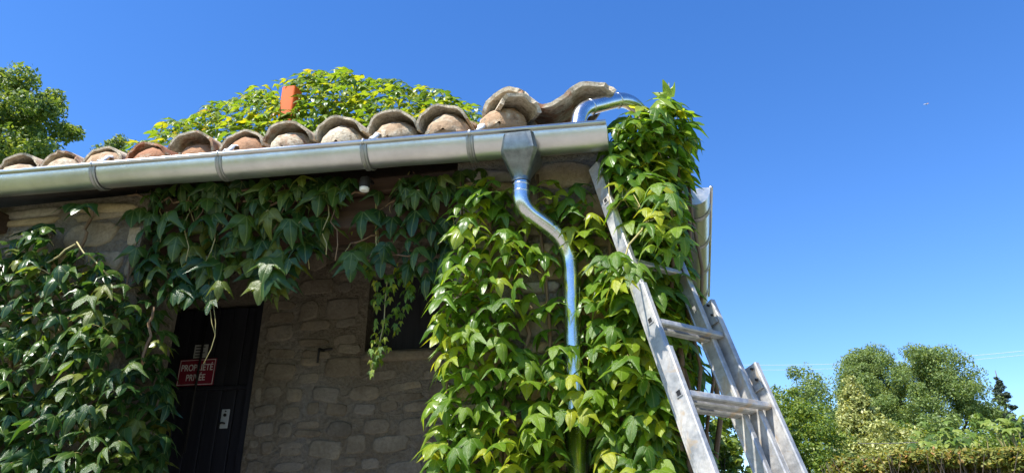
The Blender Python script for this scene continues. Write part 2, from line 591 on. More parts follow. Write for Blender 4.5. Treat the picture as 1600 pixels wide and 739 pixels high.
# roof: boards under the tiles (hipped at the right-hand corner)
EZ, PITCH = 2.605, math.tan(R(16.5))
YE = 2.74
deck = MB()
YRG = 5.2
ridge_z = EZ + (YRG - YE) * PITCH
E0, E1 = (-6.4, YE, EZ), (-.20, YE, EZ)
R0, R1 = (-6.4, YRG, ridge_z), (-2.3, YRG, ridge_z)
B0, B1 = (-6.4, 7.4, EZ), (.22, 7.4, EZ)
top = [E0, E1, R1, R0, B1, B0]
bot = [(x, y, z - .035) for x, y, z in top]
deck.add(top + bot, [(0, 1, 2, 3), (1, 4, 2), (4, 5, 3, 2), (0 + 6, 3 + 6, 2 + 6, 1 + 6), (7, 8, 10), (10, 8, 9, 11),
                     (0, 6, 7, 1), (1, 7, 10, 4), (4, 10, 11, 5), (5, 11, 9, 3), (3, 9, 6, 0)])
roof = deck.build('roof', DECK, house)

def tile_mesh(r0, r1, L, th, arc, seed, nseg=14, nl=5):
    """half-round tapering clay tile, along +y, crest up, origin at the front under the crest; chipped ends"""
    r = random.Random(seed)
    V, F = [], []
    ph = [r.uniform(0, 6.3) for _ in range(4)]
    chip = [r.uniform(0, .012) * (1 if r.random() < .75 else 2) for _ in range(nseg + 1)]
    for s in (0, 1):
        for j in range(nl + 1):
            v = j / nl
            rad = r0 + (r1 - r0) * v - s * th
            for k in range(nseg + 1):
                a = (k / nseg - .5) * arc
                wob = .004 * math.sin(3 * a + ph[0] + 2 * v) + .003 * math.sin(7 * a + ph[1])
                y = v * L + (chip[k] if j == 0 else 0)
                q = rad + wob
                V.append((q * math.sin(a), y, q * math.cos(a) * .92))
    m = nseg + 1
    off = (nl + 1) * m
    for j in range(nl):
        for k in range(nseg):
            a = j * m + k
            F.append((a, a + 1, a + m + 1, a + m))
            F.append((off + a, off + a + m, off + a + m + 1, off + a + 1))
    for k in range(nseg):
        F.append((k, off + k, off + k + 1, k + 1))
        a = nl * m + k
        F.append((a, a + 1, off + a + 1, off + a))
    for j in range(nl):
        a = j * m
        F.append((a, a + m, off + a + m, off + a))
        a = j * m + nseg
        F.append((a, off + a, off + a + m, a + m))
    me = mesh('tile', V, F, True)
    me.set_sharp_from_angle(angle=R(50))
    return me


chans = [tile_mesh(.100, .090, .46, .015, R(136), 60 + i) for i in range(4)]
for me in chans: me.materials.append(TILE)
covers = [tile_mesh(.126, .106, .46, .0125, R(162), 50 + i) for i in range(6)]
unders = [tile_mesh(.108, .09, .40, .015, R(170), 70 + i) for i in range(4)]
for me in covers: me.materials.append(TILE)
for me in unders: me.materials.append(TILE_R)


def plug_mesh(seed):
    """clay and mortar bedding that closes the mouth of a cover tile, bulging outwards"""
    r = random.Random(seed)
    V, F = [], []
    na, nr = 12, 4
    sk = r.uniform(-.02, .02)
    for j in range(nr + 1):
        f = 1 - j / nr * .92
        for k in range(na + 1):
            a = (k / na - .5) * R(359.9)
            q = .113 * f * (1 + .04 * math.sin(3 * a + seed))
            V.append((q * math.sin(a) + sk * (1 - f), 0.07 - .075 * (1 - f ** 2.2) ** .7 + r.uniform(-.004, .004), max(q * math.cos(a) * .90 - .004, -.045 * f)))
    m_ = na + 1
    V += [(x, .14, max(z, .0)) for x, y, z in V[:m_]]
    for j in range(nr):
        for k in range(na):
            a = j * m_ + k
            F.append((a, a + m_, a + m_ + 1, a + 1))
    o_ = (nr + 1) * m_
    for k in range(na):
        F.append((k, k + 1, o_ + k + 1, o_ + k))
    F.append(tuple(nr * m_ + k for k in range(m_)))
    me = mesh('eave_filler', V, F, True)
    me.materials.append(TILE_R)
    return me


plugs = [plug_mesh(80 + i) for i in range(4)]
tilt = math.atan(PITCH)
rt_ = random.Random(3)
SP = .2555
xs0 = [-.873 - i * SP for i in range(17)]
for i, x in enumerate(xs0):
    for c in range(4):
        y = 2.695 + c * .34 + rt_.uniform(-.03, .03)
        z = EZ + .040 + (y - YE) * PITCH + .012 * (c > 0)
        M = Matrix.Translation((x + rt_.uniform(-.014, .014), y, z + rt_.uniform(-.010, .014) + .012 * (c == 1))) @ Matrix.Rotation(tilt - .06 + rt_.uniform(-.02, .03), 4, 'X') @ Matrix.Rotation(rt_.uniform(-.07, .07), 4, 'Z') @ Matrix.Rotation(rt_.uniform(-.15, .15), 4, 'Y')
        link('cover_tile', covers[rt_.randrange(5)], None, roof, M)
    # the doubled tile at the eave, a little lower and further out
    M = Matrix.Translation((x + .012 + rt_.uniform(-.012, .012), 2.668 + rt_.uniform(-.012, .012), EZ + .0 + rt_.uniform(-.008, .008))) @ Matrix.Rotation(tilt - .08, 4, 'X') @ Matrix.Rotation(rt_.uniform(-.08, .08), 4, 'Z')
    link('eave_filler', plugs[rt_.randrange(4)], None, roof, M)
    for c in range(4):
        y = 2.665 + c * .34
        z = EZ + .112 + (y - YE) * PITCH - .005
        M = Matrix.Translation((x + SP / 2, y, z - .02)) @ Matrix.Rotation(tilt - .05, 4, 'X') @ Matrix.Rotation(math.pi + rt_.uniform(-.05, .05), 4, 'Y')
        link('channel_tile', chans[rt_.randrange(4)], None, roof, M)
# the last, lifted tiles near the corner
link('cover_tile', tile_mesh(.128, .10, .46, .02, R(165), 91), TILE, roof, Matrix.Translation((-.575, 2.70, EZ + .075)) @ Matrix.Rotation(tilt - .02, 4, 'X') @ Matrix.Rotation(R(-9), 4, 'Z') @ Matrix.Rotation(R(-5), 4, 'Y'))
link('cover_tile', tile_mesh(.112, .10, .44, .018, R(160), 92), TILE, roof, Matrix.Translation((-.548, 2.79, EZ + .115)) @ Matrix.Rotation(tilt, 4, 'X') @ Matrix.Rotation(R(-14), 4, 'Z') @ Matrix.Rotation(R(6), 4, 'Y'))
link('eave_filler', plugs[1], None, roof, Matrix.Translation((-.60, 2.66, EZ - .0)) @ Matrix.Rotation(tilt - .08, 4, 'X'))
link('channel_tile', tile_mesh(.128, .11, .40, .02, R(140), 93), TILE, roof, Matrix.Translation((-.395, 2.66, EZ + .185)) @ Matrix.Rotation(tilt - .1, 4, 'X') @ Matrix.Rotation(R(188), 4, 'Y'))
link('channel_tile', tile_mesh(.10, .09, .36, .018, R(150), 94), TILE, roof, Matrix.Translation((-.50, 2.63, EZ + .02)) @ Matrix.Rotation(tilt, 4, 'X') @ Matrix.Rotation(R(24), 4, 'Z') @ Matrix.Rotation(R(12), 4, 'Y'))
# hip tile that sticks out over the corner
p = at(926, 160, 2.78)
link('hip_tile', tile_mesh(.150, .12, .46, .024, R(112), 95), TILE, roof, Matrix.Translation((p.x + .01, 2.74, p.z - .055)) @ Matrix.Rotation(R(-22), 4, 'Z').inverted() @ Matrix.Rotation(R(5), 4, 'X') @ Matrix.Rotation(R(-12), 4, 'Y'))
for c in range(5):
    q = Vector((-.33 - c * .33, 3.07 + c * .33, EZ + .02 + (.33 + .33 * c) * PITCH))
    link('hip_tile', covers[c % 5], None, roof, Matrix.Translation(q) @ Matrix.Rotation(R(45), 4, 'Z') @ Matrix.Rotation(R(11), 4, 'X'))
for i in range(5):
    link('eave_tile', unders[i % 4], None, roof, Matrix.Translation((.205 + .01 * i, 3.34 + .26 * i, EZ - .055)) @ Matrix.Rotation(R(90), 4, 'Z') @ Matrix.Rotation(tilt, 4, 'X'))
# small wall stub on the ridge that carries the climbing plant, and the flue
MB().box(-4.3, -1.6, 5.22, 5.55, 2.9, 3.95).build('ridge_wall', MORTAR, house)
p = at(455, 154, 5.0)
fl = MB()
ring = []
for (sx, sz) in ((-1, -1), (1, -1), (1, 1), (-1, 1)):
    for k in range(5):
        a = math.atan2(sz, sx) - math.pi / 4 + k / 4 * math.pi / 2
        ring.append((sx * .055 + math.cos(a) * .03, sz * .055 + math.sin(a) * .03))
nr = len(ring)
ring = [(x * .82, y * .82) for x, y in ring]
fl.add([(x, y, 0) for x, y in ring] + [(x, y, .9) for x, y in ring] + [(x * .8, y * .8, .9) for x, y in ring] + [(x * .8, y * .8, .5) for x, y in ring],
       [(L * nr + k, L * nr + (k + 1) % nr, (L + 1) * nr + (k + 1) % nr, (L + 1) * nr + k) for L in range(3) for k in range(nr)] + [tuple(3 * nr + k for k in range(nr))])
auto_smooth(fl.build('chimney_pot', CLAYPOT, house, False, Matrix.Translation((p.x, 5.0, p.z - .815))), 50)

# door
door = MB().box(-3.30, -2.50, YR + .115, YR + .135, .47, 2.32).build('door', DOORW, house)
pw = .10
for i in range(8):
    bevelled(MB().box(-pw / 2 + .003, pw / 2 - .003, -.022, 0, 0, 1.84).build('plank', DOORW, door, False, Matrix.Translation((-3.25 + i * pw, YR + .113 + (i % 2) * .003, .475))), .005)
bevelled(MB().box(-2.498, -2.442, YR + .03, YR + .16, .46, 2.335).build('jamb', DOORW, door), .004)
bevelled(MB().box(-3.29, -2.52, YR + .072, YR + .0875, 1.775, 1.80).build('rail', DOORW, door), .004)
lp = at(352, 654, YR + .09)
pl = bevelled(MB().box(-.027, .027, -.006, 0, -.058, .058).build('lock_plate', mat('lock_metal', (.42, .45, .46), .5)[0], door, False, Matrix.Translation((lp.x, YR + .088, lp.z))), .003)
MB().tube([(0, -.012, .022), (0, -.004, .022)], .010, 10).build('keyhole', IRON, pl)
MB().tube(rounded([(.004, -.006, -.028), (.004, -.035, -.028), (-.018, -.036, -.034)], .008, 4), .006, 8).build('handle', IRON, pl, True)
MB().tube([(.002, -.012, .045), (.002, -.002, .045)], .004, 8).build('screw', IRON, pl)
bp = at(309, 580, YR + .05)
MB().tube([(0, 0, -.5), (0, 0, .42)], .0075, 8).build('iron_bar', IRON, door, True, Matrix.Translation((bp.x, YR + .055, bp.z)))
# sign and notice
c0, c1 = at(281, 561, YR + .075), at(341, 602, YR + .075)
sx, sz = (c0.x + at(341, 561, YR + .075).x) / 2, (c0.z + c1.z) / 2
sw, sh = .262, .172
sign = thing('door_sign', 'dark red private property sign with white lettering on the dark door', 'sign', (sx, YR + .072, sz))
bevelled(MB().box(-sw / 2, sw / 2, 0, .004, -sh / 2, sh / 2).build('panel', SIGNRED, sign), .001)
bo = MB()
t, ins = .003, .006
for a in ((-sw / 2 + ins, sw / 2 - ins, sh / 2 - ins - t, sh / 2 - ins), (-sw / 2 + ins, sw / 2 - ins, -sh / 2 + ins, -sh / 2 + ins + t),
          (-sw / 2 + ins, -sw / 2 + ins + t, -sh / 2 + ins + t, sh / 2 - ins - t), (sw / 2 - ins - t, sw / 2 - ins, -sh / 2 + ins + t, sh / 2 - ins - t)):
    bo.box(a[0], a[1], -.0012, .0, a[2], a[3])
bo.build('border', SIGNWHITE, sign)


def lettering(body, size, x, z, parent, material, name='lettering', sxx=.8):
    cu = bpy.data.curves.new(name, 'FONT')
    cu.body = body; cu.size = size; cu.align_x = 'CENTER'; cu.align_y = 'CENTER'; cu.offset = size * .012
    cu.extrude = .0004
    tmp = bpy.data.objects.new('tmp_text', cu)
    COL.objects.link(tmp)
    dg = bpy.context.evaluated_depsgraph_get()
    me = bpy.data.meshes.new_from_object(tmp.evaluated_get(dg))
    COL.objects.unlink(tmp)
    bpy.data.objects.remove(tmp)
    me.name = name
    me.materials.clear()
    o = link(name, me, material, parent, Matrix.Translation((x, -.0012, z)) @ Matrix.Rotation(R(90), 4, 'X') @ Matrix.Diagonal((sxx, 1, 1, 1)))
    return o


lettering('PROPRIÉTÉ', .058, 0, .028, sign, SIGNWHITE)
lettering('PRIVÉE', .058, 0, -.036, sign, SIGNWHITE)
n0 = at(314, 549, YR + .08)
nt_ = thing('paper_notice', 'small pale notice pinned to the door just above the red sign', 'notice', (n0.x, YR + .078, n0.z))
MB().box(-.048, .048, 0, .002, -.042, .045).build('sheet', mat('notice_paper', (.42, .42, .40), .7)[0], nt_)
for k in range(4):
    MB().box(-.038, .03 - .012 * (k % 2), -.0012, 0, .026 - k * .019, .033 - k * .019).build('printed_line', DARKPLA, nt_)

# ------------------------------------------------------------------ gutter
GY, GR = 2.70, .078
GX0, GX1 = -5.6, -.130
GSL = .0277


def gz(x):            # height of the gutter rim
    return 2.527 + (-.13 - x) * GSL


gut = thing('roof_gutter', 'grey zinc half-round gutter along the front eave of the house', 'gutter', (GX1, GY, gz(GX1)))


def G(x, y, z):       # gutter-local from world
    return (x - GX1, y - GY, z - gz(GX1))


prof = []
for k in range(17):
    a = math.pi * k / 16
    prof.append((-GR * math.cos(a), -GR * 1.14 * math.sin(a)))
prof_in = [(y * .975, z * .975) for y, z in prof]
mb = MB()
nx = 12
for i in range(nx + 1):
    x = GX0 + (GX1 - GX0) * i / nx
    sag = .003 * math.sin(i * 2.1)
    for (y, z) in prof + prof_in[::-1]:
        mb.V.append(G(x, GY + y, gz(x) + z + sag))
m = len(prof) * 2
for i in range(nx):
    for k in range(m):
        k2 = (k + 1) % m
        mb.F.append((i * m + k, (i + 1) * m + k, (i + 1) * m + k2, i * m + k2))
mb.F.append(tuple(range(m)))
mb.F.append(tuple(nx * m + k for k in range(m))[::-1])
auto_smooth(mb.build('trough', ZINC, gut), 40)
bd = MB().tube([G(GX0, GY - GR - .006, gz(GX0) - .004), G(GX1, GY - GR - .006, gz(GX1) - .004)], .0105, 12)
bd.build('front_bead', ZINC, gut, True)
ec = MB()
ec.add([G(GX1 + .0025, GY + y * 1.02, gz(GX1) + z * 1.02) for y, z in prof] + [G(GX1 - .0005, GY + y * 1.02, gz(GX1) + z * 1.02) for y, z in prof],
       [tuple(range(17)), tuple(range(17, 34))[::-1]] + [(k, k + 17, k + 18, k + 1) for k in range(16)] + [(16, 33, 17, 0)])
ec.build('end_cap', ZINC, gut)


def bracket_mesh():
    mb = MB()
    # flat band with two raised ribs, round the trough
    sec = [(-.020, .0015), (-.017, .0065), (-.011, .0065), (-.008, .0015), (.002, .0015), (.005, .0065), (.011, .0065), (.014, .0015)]
    for k in range(19):
        a = math.pi * k / 18
        for (dx, dr) in sec:
            q = GR + dr + .001
            mb.V.append((dx, -q * math.cos(a), -q * 1.14 * math.sin(a)))
    n = len(sec)
    for k in range(18):
        for j in range(n - 1):
            mb.F.append((k * n + j, k * n + j + 1, (k + 1) * n + j + 1, (k + 1) * n + j))
    me = mesh('bracket', mb.V, mb.F, True)
    me.materials.append(ZINC_D)
    return me


bm_ = bracket_mesh()
for px, py in ((148, 278), (345, 262), (571, 247), (737, 232), (-60, 290)):
    x = at(px, py, GY - .05).x
    b_ = link('bracket', bm_, None, gut, Matrix.Translation(G(x, GY, gz(x))) @ Matrix.Rotation(GSL, 4, 'Y'))
    # rim clip over the bead
    c = MB().tube([(0, -GR - .006 - .0125 * math.cos(t), -.004 + .0125 * math.sin(t)) for t in np.linspace(-1.2, 2.6, 9)], .0045, 6)
    c.build('rim_clip', ZINC, b_, True)
    # crumpled strap up between the tiles
    s = MB()
    rs = random.Random(px)
    pts = [(.03, -.084, .006), (.036, -.074, .014), (.044, -.062, .034), (.040, -.05, .052), (.046, -.02, .066)]
    for (dx, dy, dz) in pts:
        w_ = .007 + rs.uniform(0, .012)
        s.V += [(dx - w_, dy, dz + rs.uniform(-.004, .006)), (dx, dy - .006, dz + .006 + rs.uniform(-.002, .006)), (dx + w_, dy, dz + rs.uniform(-.004, .006))]
    for i in range(len(pts) - 1):
        for j in range(2):
            a = i * 3 + j
            s.F.append((a, a + 1, a + 4, a + 3))
    st = s.build('strap', STRAP, b_, True)
    sm = st.modifiers.new('thick', 'SOLIDIFY'); sm.thickness = .003

# ------------------------------------------------------------------ downpipe with its funnel
HX = -.505
zr = gz(HX)
dp = thing('downpipe', 'shiny galvanised downpipe with square funnel and double bend, in front of the ivy pier', 'downpipe', (HX, GY, 0))


def loft(secs, nseg=32):
    mb = MB()
    for (cx, cy, z, hx, hy, ex) in secs:
        for k in range(nseg):
            a = 2 * math.pi * (k + .5) / nseg
            ca, sa = math.cos(a), math.sin(a)
            q = (abs(ca) ** ex + abs(sa) ** ex) ** (-1 / ex)
            mb.V.append((cx + ca * q * hx, cy + sa * q * hy, z))
    for i in range(len(secs) - 1):
        for k in range(nseg):
            k2 = (k + 1) % nseg
            mb.F.append((i * nseg + k, (i + 1) * nseg + k, (i + 1) * nseg + k2, i * nseg + k2))
    return mb


fn = loft([(0, -.006, zr - .022, .064, .084, 14), (0, -.007, zr - .024, .066, .087, 14), (.002, -.007, zr - .100, .080, .088, 12),
           (.0, -.004, zr - .116, .078, .083, 10), (-.003, 0, zr - .165, .054, .056, 4), (-.004, 0, zr - .203, .041, .041, 2), (-.004, 0, zr - .222, .041, .041, 2)])
auto_smooth(fn.build('funnel', GALVD, dp), 28)
XP, YP = -.325 - HX, 2.855 - GY     # where the pipe runs down the wall, local
zt = zr - .213
path = rounded([(-.004, 0, zt), (-.004, 0, zt - .125), (XP - .002, YP, zt - .235), (XP, YP, zt - .48), (XP, YP, 1.36)], .16, 16)
pb = MB().tube(path, .0375, 24, False)
pb.build('pipe', GALV, dp, True)
MB().tube([(XP, YP, .02), (XP, YP, 1.345)], .046, 24).build('lower_pipe', GALV, dp, True)
MB().tube([(XP, YP, 1.335), (XP, YP, 1.34), (XP, YP, 1.365), (XP, YP, 1.37)], [.046, .050, .050, .040], 24).build('socket', GALV, dp, True)
for (z, r_) in ((zt - .022, .0400), (zt - .055, .0395), (2.03, .0395), (2.00, .0395)):
    x, y = (-.004, 0) if z > 2.2 else (XP, YP)
    MB().tube([(x, y, z - .004), (x, y, z), (x, y, z + .004)], [.0375, r_, .0375], 24, False).build('collar', GALV, dp, True)
for t in (20, 26):      # seams of the lower elbow
    c_, d_ = path[t], (path[t + 1] - path[t - 1]).normalized()
    MB().tube([c_ - d_ * .003, c_, c_ + d_ * .003], [.0375, .0392, .0375], 24, False).build('seam', GALV, dp, True)
MB().tube([(XP, YP - .002, .9), (XP, YP, .9), (XP, YP + .06, .9)], .006, 8).build('wall_hook', IRON, dp)

# ------------------------------------------------------------------ gutter along the side wall and the pipe from it
sg_a, sg_b = Vector((.262, 3.43, 2.57)), Vector((.335, 5.25, 2.57))
sg = thing('roof_gutter', 'zinc gutter along the side wall, seen end-on right of the ivy corner', 'gutter', sg_a)
d = (sg_b - sg_a).normalized()
s_ = Vector((d.y, -d.x, 0))
mb = MB()
for i in range(7):
    c = d * ((sg_b - sg_a).length * i / 6)
    for (y, z) in prof + prof_in[::-1]:
        mb.V.append(tuple(c + s_ * (-y) + Vector((0, 0, z))))
for i in range(6):
    for k in range(m):
        k2 = (k + 1) % m
        mb.F.append((i * m + k, i * m + k2, (i + 1) * m + k2, (i + 1) * m + k))
mb.F.append(tuple(range(m))[::-1])
auto_smooth(mb.build('trough', ZINC, sg), 40)
ec = MB()
ec.add([tuple(s_ * (-y * 1.02) + Vector((0, 0, z * 1.02)) - d * .003) for y, z in prof] + [tuple(s_ * (-y * 1.02) + Vector((0, 0, z * 1.02)) - d * .0005) for y, z in prof],
       [tuple(range(17)), tuple(range(17, 34))[::-1]] + [(k, k + 17, k + 18, k + 1) for k in range(16)] + [(16, 33, 17, 0)])
ec.build('end_cap', ZINC, sg)
MB().tube([s_ * (GR + .006), d * 1.82 + s_ * (GR + .006)], .0095, 10).build('front_bead', ZINC, sg, True)
rotm = Matrix((( d.x, -s_.x, 0), (d.y, -s_.y, 0), (0, 0, 1))).to_4x4()
for t in (.20, .62, 1.1, 1.6):
    link('bracket', bm_, None, sg, Matrix.Translation(d * t) @ rotm)

ov = thing('overflow_pipe', 'short bent metal pipe feeding the front gutter below the hip tile', 'pipe', (-.24, 2.70, 2.57))
P0, P1, P2, P3 = at(901, 210, 2.69), at(906, 172, 2.71), at(985, 152, 2.90), Vector((.20, 3.34, 2.60))
o0 = Vector((-.24, 2.70, 2.57))
path2 = rounded([P0 - o0, P1 - o0, P2 - o0, P3 - o0], .11, 12)
MB().tube(path2, .036, 22, False).build('pipe', GALV, ov, True)
for t in (13, 15):
    c_, d_ = path2[t], (path2[t + 1] - path2[t - 1]).normalized()
    MB().tube([c_ - d_ * .004, c_, c_ + d_ * .004], [.036, .039, .036], 22, False).build('seam', GALV, ov, True)

# ------------------------------------------------------------------ small lamp under the gutter
p = at(570, 288, 2.83)
lm = thing('outdoor_lamp', 'small black lamp with a white cap hanging under the gutter', 'lamp', p)
MB().tube([(0, .09, .05), (0, .02, .045), (0, 0, .03)], .009, 8).build('arm', DARKPLA, lm, True)
MB().tube([(0, 0, .035), (0, 0, .03), (0, 0, -.018), (0, 0, -.02)], [.012, .024, .026, .02], 16).build('housing', DARKPLA, lm)
MB().tube([(0, 0, -.018), (0, 0, -.021), (0, 0, -.034), (0, 0, -.037)], [.02, .024, .022, .016], 16).build('cap', WHITE, lm, True)

# ------------------------------------------------------------------ ladder
LS = 1.13
az = -YAW + R(-33.8)
el = R(71.1)
hd = Vector((math.sin(az), math.cos(az), 0))
U = hd * math.cos(el) + Vector((0, 0, math.sin(el)))
RR = Vector((math.cos(az), -math.sin(az), 0))
NN = RR.cross(U)
if NN.dot(hd) > 0: NN = -NN
c_fit = Vector(CAM) + (Vector((.202, 2.293, 1.942 - .65)) - Vector(CAM)) * LS
t0 = -c_fit.z / U.z
base = c_fit + U * t0
lad = thing('ladder', 'weathered aluminium extension ladder leaning against the ivy corner', 'ladder', base)
LM = Matrix((RR, U, NN)).transposed().to_4x4()     # local x along the rungs, y up the ladder, z to the climbing side
k0 = -t0                                              # distance up the ladder of the rung that was measured
PT = .28 * LS
secs = [(.374 * LS, 0.0, .03, k0 + .16 * LS), (.306 * LS, .037 * LS, .32, k0 + PT + .15 * LS), (.240 * LS, .072 * LS, .50, k0 + 3.71 * PT)]
th, dep = .026, .062


def rail_mesh(y0, y1, w, dpt):
    """channel: a web with two lipped flanges; x from 0 (inner) to w (outer); cut at a slant at the top"""
    b = .004
    sec = [(0, dpt / 2 - b), (b, dpt / 2), (w - b, dpt / 2), (w, dpt / 2 - b), (w, -dpt / 2 + b), (w - b, -dpt / 2), (b, -dpt / 2), (0, -dpt / 2 + b),
           (0, -dpt / 2 + .008), (.0035, -dpt / 2 + .011), (.0035, dpt / 2 - .011), (0, dpt / 2 - .008)]
    n = len(sec)
    V = [(x, y0, z) for x, z in sec] + [(x, y1 - (.012 if abs(z) > dpt / 2 - .012 else 0), z) for x, z in sec]
    F = [(k, (k + 1) % n, n + (k + 1) % n, n + k) for k in range(n)] + [tuple(range(n))[::-1], tuple(range(n, 2 * n))]
    return mesh('rail', V, F)


for si, (W, D, y0, y1) in enumerate(secs):
    for sgn in (-1, 1):
        me = rail_mesh(y0, y1, th, dep)
        M = LM @ Matrix.Translation((sgn * W / 2, 0, -D))
        if sgn < 0: M = M @ Matrix.Diagonal((-1, 1, 1, 1))
        o = link('rail', me, ALU, lad, M)
        # worn brown pad at the top of each rail
    k = -20
    while True:
        y = k0 + PT * k
        k += 1
        if y < y0 + .12: continue
        if y > y1 - .05: break
        rm = MB()
        sec = [(-.013, .009), (-.008, .0135), (.008, .0135), (.013, .009), (.013, -.008), (.009, -.012), (-.009, -.012), (-.013, -.008)]
        n_ = len(sec)
        rm.add([(-W / 2 - .001, yy, zz) for zz, yy in sec] + [(W / 2 + .001, yy, zz) for zz, yy in sec], [(q, (q + 1) % n_, n_ + (q + 1) % n_, n_ + q) for q in range(n_)])
        o = rm.build('rung', ALU, lad, False, LM @ Matrix.Translation((0, y, -D + .006)))
        # square flared rung end in the outer face of the rails
        for sgn in (-1, 1):
            x = sgn * (W / 2 + th)
            q = MB()
            a, b_, e = .0135, .0095, sgn * .003
            q.add([(x, s1 * a, s2 * a) for s1, s2 in ((-1, -1), (1, -1), (1, 1), (-1, 1))] + [(x + e, s1 * a * .95, s2 * a * .95) for s1, s2 in ((-1, -1), (1, -1), (1, 1), (-1, 1))]
                  + [(x + e, s1 * b_, s2 * b_) for s1, s2 in ((-1, -1), (1, -1), (1, 1), (-1, 1))] + [(x - e * .5, s1 * b_, s2 * b_) for s1, s2 in ((-1, -1), (1, -1), (1, 1), (-1, 1))],
                  [(L * 4 + j, L * 4 + (j + 1) % 4, L * 4 + 4 + (j + 1) % 4, L * 4 + 4 + j) for L in range(3) for j in range(4)])
            ro = q.build('rung_end', ALU, lad, False, LM @ Matrix.Translation((0, y, -D + .006)))
            MB().box(min(x + e * .2, x + e * .35), max(x + e * .2, x + e * .35), -b_ + .0005, b_ - .0005, -b_ + .0005, b_ - .0005).build('hollow_shade', IRON, ro)  # black block painted as the shade inside the open rung end
    # guide hook and bolts near the top of the section's rails
    for sgn in (-1, 1):
        x = sgn * (W / 2 - .004)
        if si < 2:
            bevelled(MB().box(x - .004, x + .004, y1 - .115, y1 - .09, -D - .02 - .008, -D + .022).build('guide', ALU, lad, False, LM), .002)
        for q in (.03, .075):
            MB().tube([(x + sgn * .004, y1 - q, -D + .008), (x - sgn * .003, y1 - q, -D + .008)], .005, 8).build('bolt', IRON, lad, False, LM)
    if si == 0:
        for sgn in (-1, 1):
            bevelled(MB().box(sgn * (W / 2 + th / 2) - .019, sgn * (W / 2 + th / 2) + .019, -.012, .06, -.038, .038).build('foot', DARKPLA, lad, False, LM), .005)

# ------------------------------------------------------------------ climbing plants
def leaf_mesh(seed, wide=1.0, droop=.5, fold=.35, teeth=True):
    """three-lobed blade with pointed lobes; stalk end at the origin, tip along +y, upper face +z; 1 unit long"""
    r = random.Random(seed)
    half = [(0.02, -.02), (.15, -.13), (.32, -.11), (.43, .02), (.55, .20), (.80, .60), (.53, .46), (.25, .40), (.24, .56), (.185, .76), (.07, .98)]
    out = [(x * wide * r.uniform(.93, 1.07), y + r.uniform(-.02, .02)) for x, y in half]
    asym = r.uniform(.86, 1.0)
    pts = out + [(r.uniform(-.03, .03), 1.08)] + [(-x * asym * r.uniform(.95, 1.05), y + r.uniform(-.03, .03)) for x, y in out[::-1]]
    n = len(pts)
    c = (0, .30)

    def z_of(x, y):
        rad = max(0, y - .1)
        z = -droop * (rad ** 2.2) * .8 - fold * (abs(x) ** 1.8) * 1.25
        z += .05 * math.sin(x * 9 + seed) * (y + .3)
        return z
    V, UV = [], []
    for f in (1.0, .58):
        for k, (x, y) in enumerate(pts):
            xx, yy = c[0] + (x - c[0]) * f, c[1] + (y - c[1]) * f
            z = z_of(xx, yy) + (r.uniform(-.03, .03) if f == 1 else .03)
            V.append((xx, yy, z)); UV.append((xx, yy))
    V.append((c[0], c[1], z_of(*c) + .0)); UV.append(c)
    F = []
    for k in range(n):
        k2 = (k + 1) % n
        F.append((k, k2, n + k2, n + k))
        F.append((n + k, n + k2, 2 * n))
    return np.array(V), F, np.array(UV)


LEAF_KINDS = [leaf_mesh(100 + i, wide=[1.15, 1.25, 1.1, 1.2, 1.0, 1.15, 1.3, 1.15][i], droop=[.25, .5, .7, .4, .75, .55, .35, .85][i], fold=[.25, .4, .5, .65, .35, .55, .45, .75][i]) for i in range(8)]
SMALL_KINDS = [leaf_mesh(200 + i, wide=.75, droop=.4, fold=.4) for i in range(3)]


def leaf_data(kinds, material, tagname):
    out = []
    for i, (V, F, UV) in enumerate(kinds):
        me = mesh('leaf', V, F, True)
        ul = me.uv_layers.new(name='UVMap')
        idx = np.zeros(len(me.loops), dtype=np.int32)
        me.loops.foreach_get('vertex_index', idx)
        ul.data.foreach_set('uv', UV[idx].astype(np.float32).ravel())
        me.materials.append(material)
        out.append(me)
    return out


def frame(pos, outw, size, a, yaw, roll):
    """leaf frame: outw = horizontal direction away from the wall, a = how far the tip points down"""
    o = Vector((outw[0] * math.cos(yaw) - outw[1] * math.sin(yaw), outw[0] * math.sin(yaw) + outw[1] * math.cos(yaw), 0)).normalized()
    z = Vector((0, 0, 1))
    t = o * math.cos(a) - z * math.sin(a)
    nn = o * math.sin(a) + z * math.cos(a)
    s = t.cross(nn)
    M = Matrix((s, t, nn)).transposed().to_4x4() @ Matrix.Rotation(roll, 4, 'Y')
    return Matrix.Translation(pos) @ M @ Matrix.Diagonal((size, size, size, 1))


def joined_leaves(name, Ms, kinds, material, parent):
    Vs, Fs, UVs = [], [], []
    base = 0
    for i, M in enumerate(Ms):
        V, F, UV = kinds[i % len(kinds)]
        A = np.array(M)
        Vs.append(V @ A[:3, :3].T + A[:3, 3])
        Fs += [tuple(v + base for v in f) for f in F]
        UVs.append(UV)
        base += len(V)
    me = mesh(name, np.concatenate(Vs), Fs, True)
    ul = me.uv_layers.new(name='UVMap')
    idx = np.zeros(len(me.loops), dtype=np.int32)
    me.loops.foreach_get('vertex_index', idx)
    ul.data.foreach_set('uv', np.concatenate(UVs)[idx].astype(np.float32).ravel())
    me.materials.append(material)
    o = bpy.data.objects.new(name, me)
    COL.objects.link(o)
    o.parent = parent
    o['kind'] = 'stuff'
    return o


